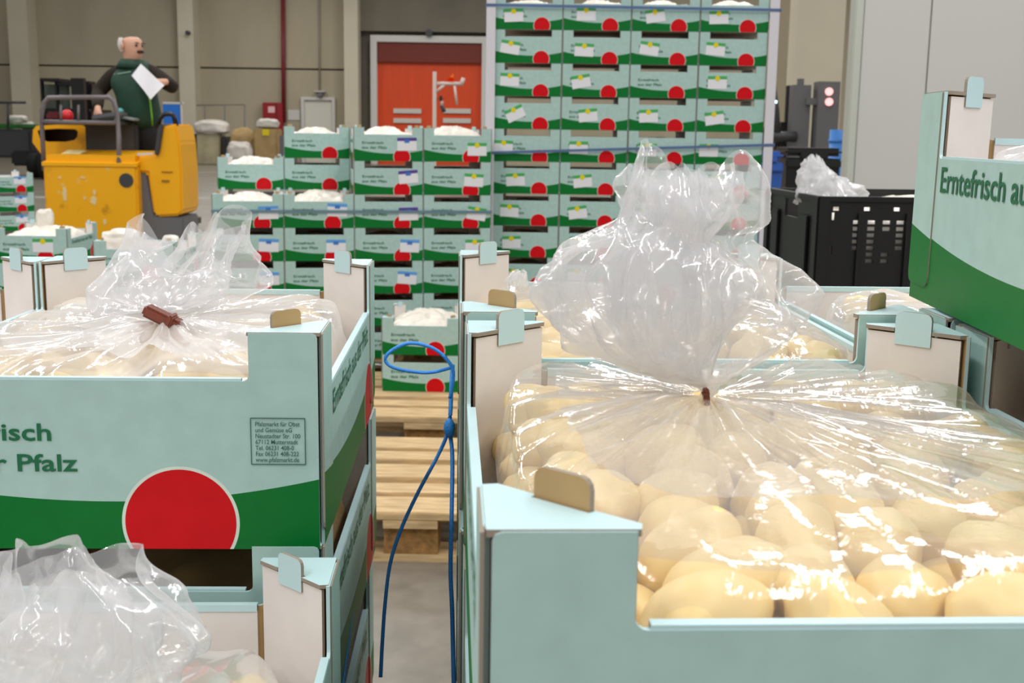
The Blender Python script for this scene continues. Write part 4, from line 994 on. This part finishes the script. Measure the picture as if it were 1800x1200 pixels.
mb = MB(); mb.tube([pp(258, 150, -.19), pp(264, 178, -.215), pp(267, 205, -.215), pp(268, 221, -.20)], .008, 6); pobj('vest_zip', mb.mesh('vest_zip', M_YEL), mat('lime_zip', srgb(120, 180, 50), .5))
mb = MB(); mb.tube([pp(200, 131, -.115), pp(214, 129, -.15), pp(230, 126, -.15)], .006, 6); pobj('reflective_strip', mb.mesh('reflective_strip', M_GREY), mat('pale_piping', srgb(140, 170, 150), .5))
tr_n = [(pp(249, 196), .17, .15), (J['pel'][0], .19, .165)]
tr_e = [(0, 1)]
for k in 'lr':
    i0 = len(tr_n)
    for q, r_ in (('h', .122), ('k', .09), ('c', .08), ('a', .07)): tr_n.append((nodes[idx[q+k]][0], r_))
    tr_e += [(1, i0), (i0, i0+1), (i0+1, i0+2), (i0+2, i0+3)]
pobj('trousers', skin_mesh('trousers', tr_n, tr_e), M_TROU)
for k in 'lr':
    mb = MB(); a_ = nodes[idx['a'+k]][0]; mb.box(a_.x+.02, a_.y-.06, .25+.045, .10, .27, .09, bev=.03); pobj('shoe', mb.mesh('shoe', M_BLACK), M_BLACK)
# sheet of paper held against the chest
mb = MB(); A = [mb.bm.verts.new(pp(x, y, d_)) for x, y, d_ in ((247, 112, -.26), (232, 133, -.27), (265, 175, -.40), (289, 150, -.40))]; mb.bm.faces.new(A)
bmesh.ops.subdivide_edges(mb.bm, edges=mb.bm.edges[:], cuts=4, use_grid_fill=True)
for v_ in mb.bm.verts: v_.co.y += .012*math.sin(v_.co.x*22)
bmesh.ops.solidify(mb.bm, geom=mb.bm.faces[:], thickness=.002)
tag(mb.obj('paper_sheet', mat('white_paper', srgb(240, 240, 246), .6)), 'white sheet of paper held by the man on the truck', 'paper')
# ------------------------------------------------------------------ things along the far wall
def far(name, label, cat, d, px=0, py=0):
    e = empty(name, (at(px, py, d).x, d, 0)); tag(e, label, cat); fk_cur[0] = e; kp_[0] = lambda x, y, dd=0: at(x, y, d+dd); return e
W_ = WY-.02
far('hydrant_cabinet', 'red fire hose cabinet on the far wall beside the red pipe', 'cabinet', W_, 480, 200)
M_DRED = mat('fire_red', srgb(150, 14, 26), .45)
mb = MB(); pbox(mb, 461, 497, 180, 236, -.35, .35, bev=.02); part('cabinet_box', mb, M_DRED)
mb = MB(); pbox(mb, 471, 483, 187, 198, -.365, .012); part('cabinet_sign', mb, mat('pale_red', srgb(236, 190, 190), .5))
mb = MB(); pbox(mb, 485, 487, 181, 236, -.37, .02); part('door_edge', mb, mat('edge_red', srgb(110, 8, 18), .5))
a, b_ = at(499, 215, W_-.12), at(497, -12, W_-.12); mb = MB(); mb.cyl((a.x, W_-.12, a.z), (b_.x, W_-.12, b_.z), .075, 14)
tag(mb.obj('sprinkler_pipe', mat('pipe_red', srgb(124, 28, 40), .5), smooth=False), 'dark red pipe running up the far wall', 'pipe')
far('wall_lamp', 'small camera lamp on the wall above the white door', 'lamp', W_, 562, 166)
mb = MB(); pbox(mb, 557, 567, 163, 171, -.25, .2, bev=.03); part('lamp_box', mb, M_GREY)
mb = MB(); pbox(mb, 552, 571, 159, 162, -.2, .2); part('lamp_hood', mb, mat('hood_pale', srgb(190, 188, 180), .5))
a, b_ = at(562, 160, W_-.05), at(561, -12, W_-.05); mb = MB(); mb.cyl((a.x, W_-.05, a.z), (b_.x, W_-.05, b_.z), .025, 8); tag(mb.obj('conduit', mat('conduit_grey', srgb(150, 146, 132), .5)), 'thin grey conduit above the white door', 'conduit')
mb = MB(); kp_[0] = lambda x, y, dd=0: at(x, y, WY+dd); pbox(mb, 506, 527, 193, 211, -.03, .03); tag(mb.obj('notice', mat('notice_pale', srgb(206, 206, 200), .6)), 'pale notice sheet on the wall left of the white door', 'notice')
mb = MB(); c = at(754, 58, W_-.3); mb.cyl((c.x, W_, c.z), (c.x, W_-.35, c.z), .12, 14); tag(mb.obj('door_lamp', M_DARK), 'small dark lamp above the orange door', 'lamp')
mb = MB(); c = at(331, 58, 41.15); mb.cyl((c.x, 41.2, c.z), (c.x, 41.0, c.z), .07, 14); tag(mb.obj('alarm', M_DARK), 'small dark alarm on the pale pillar', 'alarm')
# white lifting post in front of the orange door
dW = 30.
far('lifting_post', 'white post with a side arm in front of the orange door', 'post', dW, 765, 230)
M_WP = mat('white_post', srgb(214, 196, 186), .5)
p0 = at(764, 126, dW); mb = MB(); mb.box(p0.x, dW, p0.z/2, .09, .09, p0.z); part('post', mb, M_WP)
mb = MB(); mb.tube([at(766, 147, dW), at(812, 147, dW)], .045, 8); part('arm', mb, M_WP)
mb = MB(); mb.tube([at(810, 150, dW), at(815, 137, dW)], .05, 8); part('arm_tip', mb, M_WP)
mb = MB(); mb.tube([at(766, 162, dW), at(781, 149, dW)], .035, 8); part('brace', mb, M_WP)
mb = MB(); mb.tube([at(799, 150, dW), at(803, 184, dW)], .03, 8); part('hanging_rod', mb, M_WP)
kp_[0] = lambda x, y, dd=0: at(x, y, dW+dd)
mb = MB(); A = [mb.bm.verts.new(at(x, y, dW-.05)) for x, y in ((784, 142), (797, 129), (798, 144))]; f = mb.bm.faces.new(A); bmesh.ops.solidify(mb.bm, geom=[f], thickness=.03); part('flag', mb, mat('flag_orange', srgb(250, 110, 0), .5))
mb = MB(); pbox(mb, 768, 781, 168, 178, -.1, .2, bev=.06); part('winch', mb, M_BLACK)
mb = MB(); pbox(mb, 770, 783, 177, 186, -.1, .2, bev=.06); part('winch_cover', mb, M_WP)
mb = MB(); mb.tube([at(776, 185, dW), at(781, 197, dW)], .05, 8); part('hook', mb, M_DARK)
# dark forklift behind the man
dB = 26.
far('forklift', 'black forklift cab behind the man on the yellow truck', 'forklift', dB, 110, 215)
mb = MB(); pbox(mb, 70, 77, 140, 215, 0, .12); pbox(mb, 96, 103, 141, 215, .1, .12); pbox(mb, 124, 150, 137, 215, 0, .15); pbox(mb, 70, 104, 137, 143, 0, 1.2); pbox(mb, 96, 128, 143, 150, .1, 1.0); part('cab_frame', mb, M_BLACK)
mb = MB(); pbox(mb, 77, 124, 148, 200, .5, .02); part('window', mb, mat('grey_glass', srgb(86, 96, 86), .2))
mb = MB(); pbox(mb, 68, 162, 190, 262, .3, 1.6, bev=.05); part('chassis', mb, M_BLACK)
mb = MB(); pbox(mb, 128, 162, 142, 200, .5, .5, bev=.05); part('mast', mb, M_BLACK)
for px in (80, 150):
    c = at(px, 215, dB+.2); mb = MB(); mb.cyl((c.x-.12, c.y, .3), (c.x+.12, c.y, .3), .3, 20); part('wheel', mb, M_RUBBER)
# grey machine at the left edge
dG = 27.
far('pallet_truck', 'dark grey pallet truck with a black wheel at the left edge', 'truck', dG, 30, 250)
mb = MB(); pbox(mb, -30, 56, 226, 278, 0, 1.2, bev=.05); part('body', mb, M_DARK)
mb = MB(); pbox(mb, 18, 68, 265, 292, -.1, .8, bev=.05); part('motor_cover', mb, M_BLACK)
c = at(64, 285, dG-.2); mb = MB(); mb.cyl((c.x-.12, c.y, .27), (c.x+.12, c.y, .27), .27, 24); part('wheel', mb, M_RUBBER)
c = at(-20, 285, dG+.3); mb = MB(); mb.cyl((c.x-.12, c.y, .27), (c.x+.12, c.y, .27), .27, 24); part('wheel', mb, M_RUBBER)
mb = MB(); mb.tube([at(14, 226, dG), at(14, 183, dG)], .03, 8); mb.tube([at(-10, 180, dG), at(45, 180, dG)], .03, 8); part('handle_frame', mb, M_DARK)
mb = MB(); pbox(mb, -30, 34, 217, 226, -.02, 1.2, bev=.03); part('green_cover', mb, mat('leaf_green', srgb(24, 104, 34), .6))
def lump(px0, px1, py0, py1, d, m, label, cat, seed=1., name='sack'):
    a, b_ = at(px0, py0, d), at(px1, py1, d); bm = bmesh.new(); bmesh.ops.create_icosphere(bm, subdivisions=4, radius=1)
    sx, sz = (b_.x-a.x)/2, (a.z-b_.z)/2
    for v_ in bm.verts:
        p = v_.co; k = 1+.16*N3(p, 1.6, seed)+.07*crease(p, 3.2, seed)
        q = Vector([math.copysign(abs(c)**.62, c) for c in p])*k; v_.co = Vector((q.x*sx, q.y*sx*.8, q.z*sz))
    me = bpy.data.meshes.new(name); bm.to_mesh(me); bm.free(); me.materials.append(m); me.polygons.foreach_set('use_smooth', [True]*len(me.polygons))
    o = link(name, me, None, ((a.x+b_.x)/2, d+sx*.8, (a.z+b_.z)/2)); return tag(o, label, cat)
M_SACKW = mat('white_sack', srgb(214, 208, 198), .6, var=.15, vscale=4); M_SACKT = mat('tan_sack', srgb(176, 148, 100), .8, var=.2, vscale=4); M_CRATEC = mat('cream_crate', srgb(176, 166, 134), .7, var=.25, vscale=3)
lump(8, 42, 202, 216.5, dG+.3, M_SACKW, 'white sack lying on the dark grey pallet truck', 'sack', 2.)
lump(36, 56, 213, 228, dG+.9, M_SACKW, 'small white sack right of the dark grey pallet truck', 'sack', 4.)
dQ = 38.
def crt(px0, px1, py0, py1, d, m, label, cat, name='goods_crate', th=.9):
    kp_[0] = lambda x, y, dd=0: at(x, y, d+dd); mb = MB(); pbox(mb, px0, px1, py0, py1, 0, th, bev=.03 if th > .1 else 0, z0=(0. if py1 > 260 else None))
    e = mb.obj(name, m); return tag(e, label, cat)
crt(345, 386, 236, 272, dQ, M_CRATEC, 'cream goods crate under the white sacks at the far wall', 'crate')
crt(322, 344, 235, 271, dQ+.3, M_DARK, 'dark grey bin left of the cream goods crate', 'crate')
crt(389, 398, 240, 273, dQ+.2, M_DARK, 'narrow dark crate right of the cream goods crate', 'crate')
lump(338, 396, 211, 237, dQ-.1, M_SACKW, 'white sacks heaped on the cream goods crate', 'sack', 6.)
lump(396, 440, 248, 289, dQ-1.2, M_SACKW, 'white sack on the floor between crate and brown paper bag', 'sack', 8.)
lump(402, 446, 224, 289, dQ-.2, M_SACKT, 'tan sack lying behind the white floor sack', 'sack', 9.)
box_ = crt(446, 487, 226, 272, dQ-1, M_SACKT, 'brown cardboard container with a yellow label near the red cabinet', 'container')
lump(449, 487, 208, 226, dQ-1.0, M_SACKW, 'clear white liner on top of the brown container', 'liner', 11., 'liner')
mb = MB(); kp_[0] = lambda x, y, dd=0: at(x, y, dQ-1.02+dd); pbox(mb, 461, 473, 227, 238, 0, .02); mb.obj('label_card', M_DOT, box_)
crt(491, 522, 238, 268, dQ-1.5, M_GREY, 'grey information board beside the brown container', 'board', 'board', .06)
e = far('fence', 'thin wire frame standing before the far wall by the sacks', 'fence', 39.5, 400, 230)
mb = MB()
for px in (360, 395, 430): mb.tube([Vector((at(px, 275, 39.5).x, 39.5, 0)), at(px, 184, 39.5)], .02, 6)
mb.tube([at(345, 185, 39.5), at(430, 184, 39.5)], .02, 6); part('frame', mb, M_GREY)
e = far('sign_board', 'blue sign board with a white frame behind the yellow truck', 'board', 24, 305, 220)
mb = MB(); pbox(mb, 286, 319, 183, 282, 0, .04); part('panel', mb, mat('sign_blue', srgb(20, 110, 205), .5))
mb = MB(); pbox(mb, 286, 322, 179, 183, -.01, .06); pbox(mb, 319, 322, 179, 330, -.01, .06); part('frame', mb, M_FRAME)
lump(60, 90, 367, 402, 5.12, M_BAG, 'white film tuft standing up from the carton left of the truck', 'bag', 13., 'bag')
lump(172, 240, 405, 452, 4.6, M_BAG, 'puffed white bag in the carton in front of the yellow truck', 'bag', 15., 'bag')
lump(282, 312, 414, 448, 4.6, M_BAG, 'small white bag tuft beside the clear film of the left carton', 'bag', 17., 'bag')
# ------------------------------------------------------------------ bags glimpsed through the gaps between stacked cartons
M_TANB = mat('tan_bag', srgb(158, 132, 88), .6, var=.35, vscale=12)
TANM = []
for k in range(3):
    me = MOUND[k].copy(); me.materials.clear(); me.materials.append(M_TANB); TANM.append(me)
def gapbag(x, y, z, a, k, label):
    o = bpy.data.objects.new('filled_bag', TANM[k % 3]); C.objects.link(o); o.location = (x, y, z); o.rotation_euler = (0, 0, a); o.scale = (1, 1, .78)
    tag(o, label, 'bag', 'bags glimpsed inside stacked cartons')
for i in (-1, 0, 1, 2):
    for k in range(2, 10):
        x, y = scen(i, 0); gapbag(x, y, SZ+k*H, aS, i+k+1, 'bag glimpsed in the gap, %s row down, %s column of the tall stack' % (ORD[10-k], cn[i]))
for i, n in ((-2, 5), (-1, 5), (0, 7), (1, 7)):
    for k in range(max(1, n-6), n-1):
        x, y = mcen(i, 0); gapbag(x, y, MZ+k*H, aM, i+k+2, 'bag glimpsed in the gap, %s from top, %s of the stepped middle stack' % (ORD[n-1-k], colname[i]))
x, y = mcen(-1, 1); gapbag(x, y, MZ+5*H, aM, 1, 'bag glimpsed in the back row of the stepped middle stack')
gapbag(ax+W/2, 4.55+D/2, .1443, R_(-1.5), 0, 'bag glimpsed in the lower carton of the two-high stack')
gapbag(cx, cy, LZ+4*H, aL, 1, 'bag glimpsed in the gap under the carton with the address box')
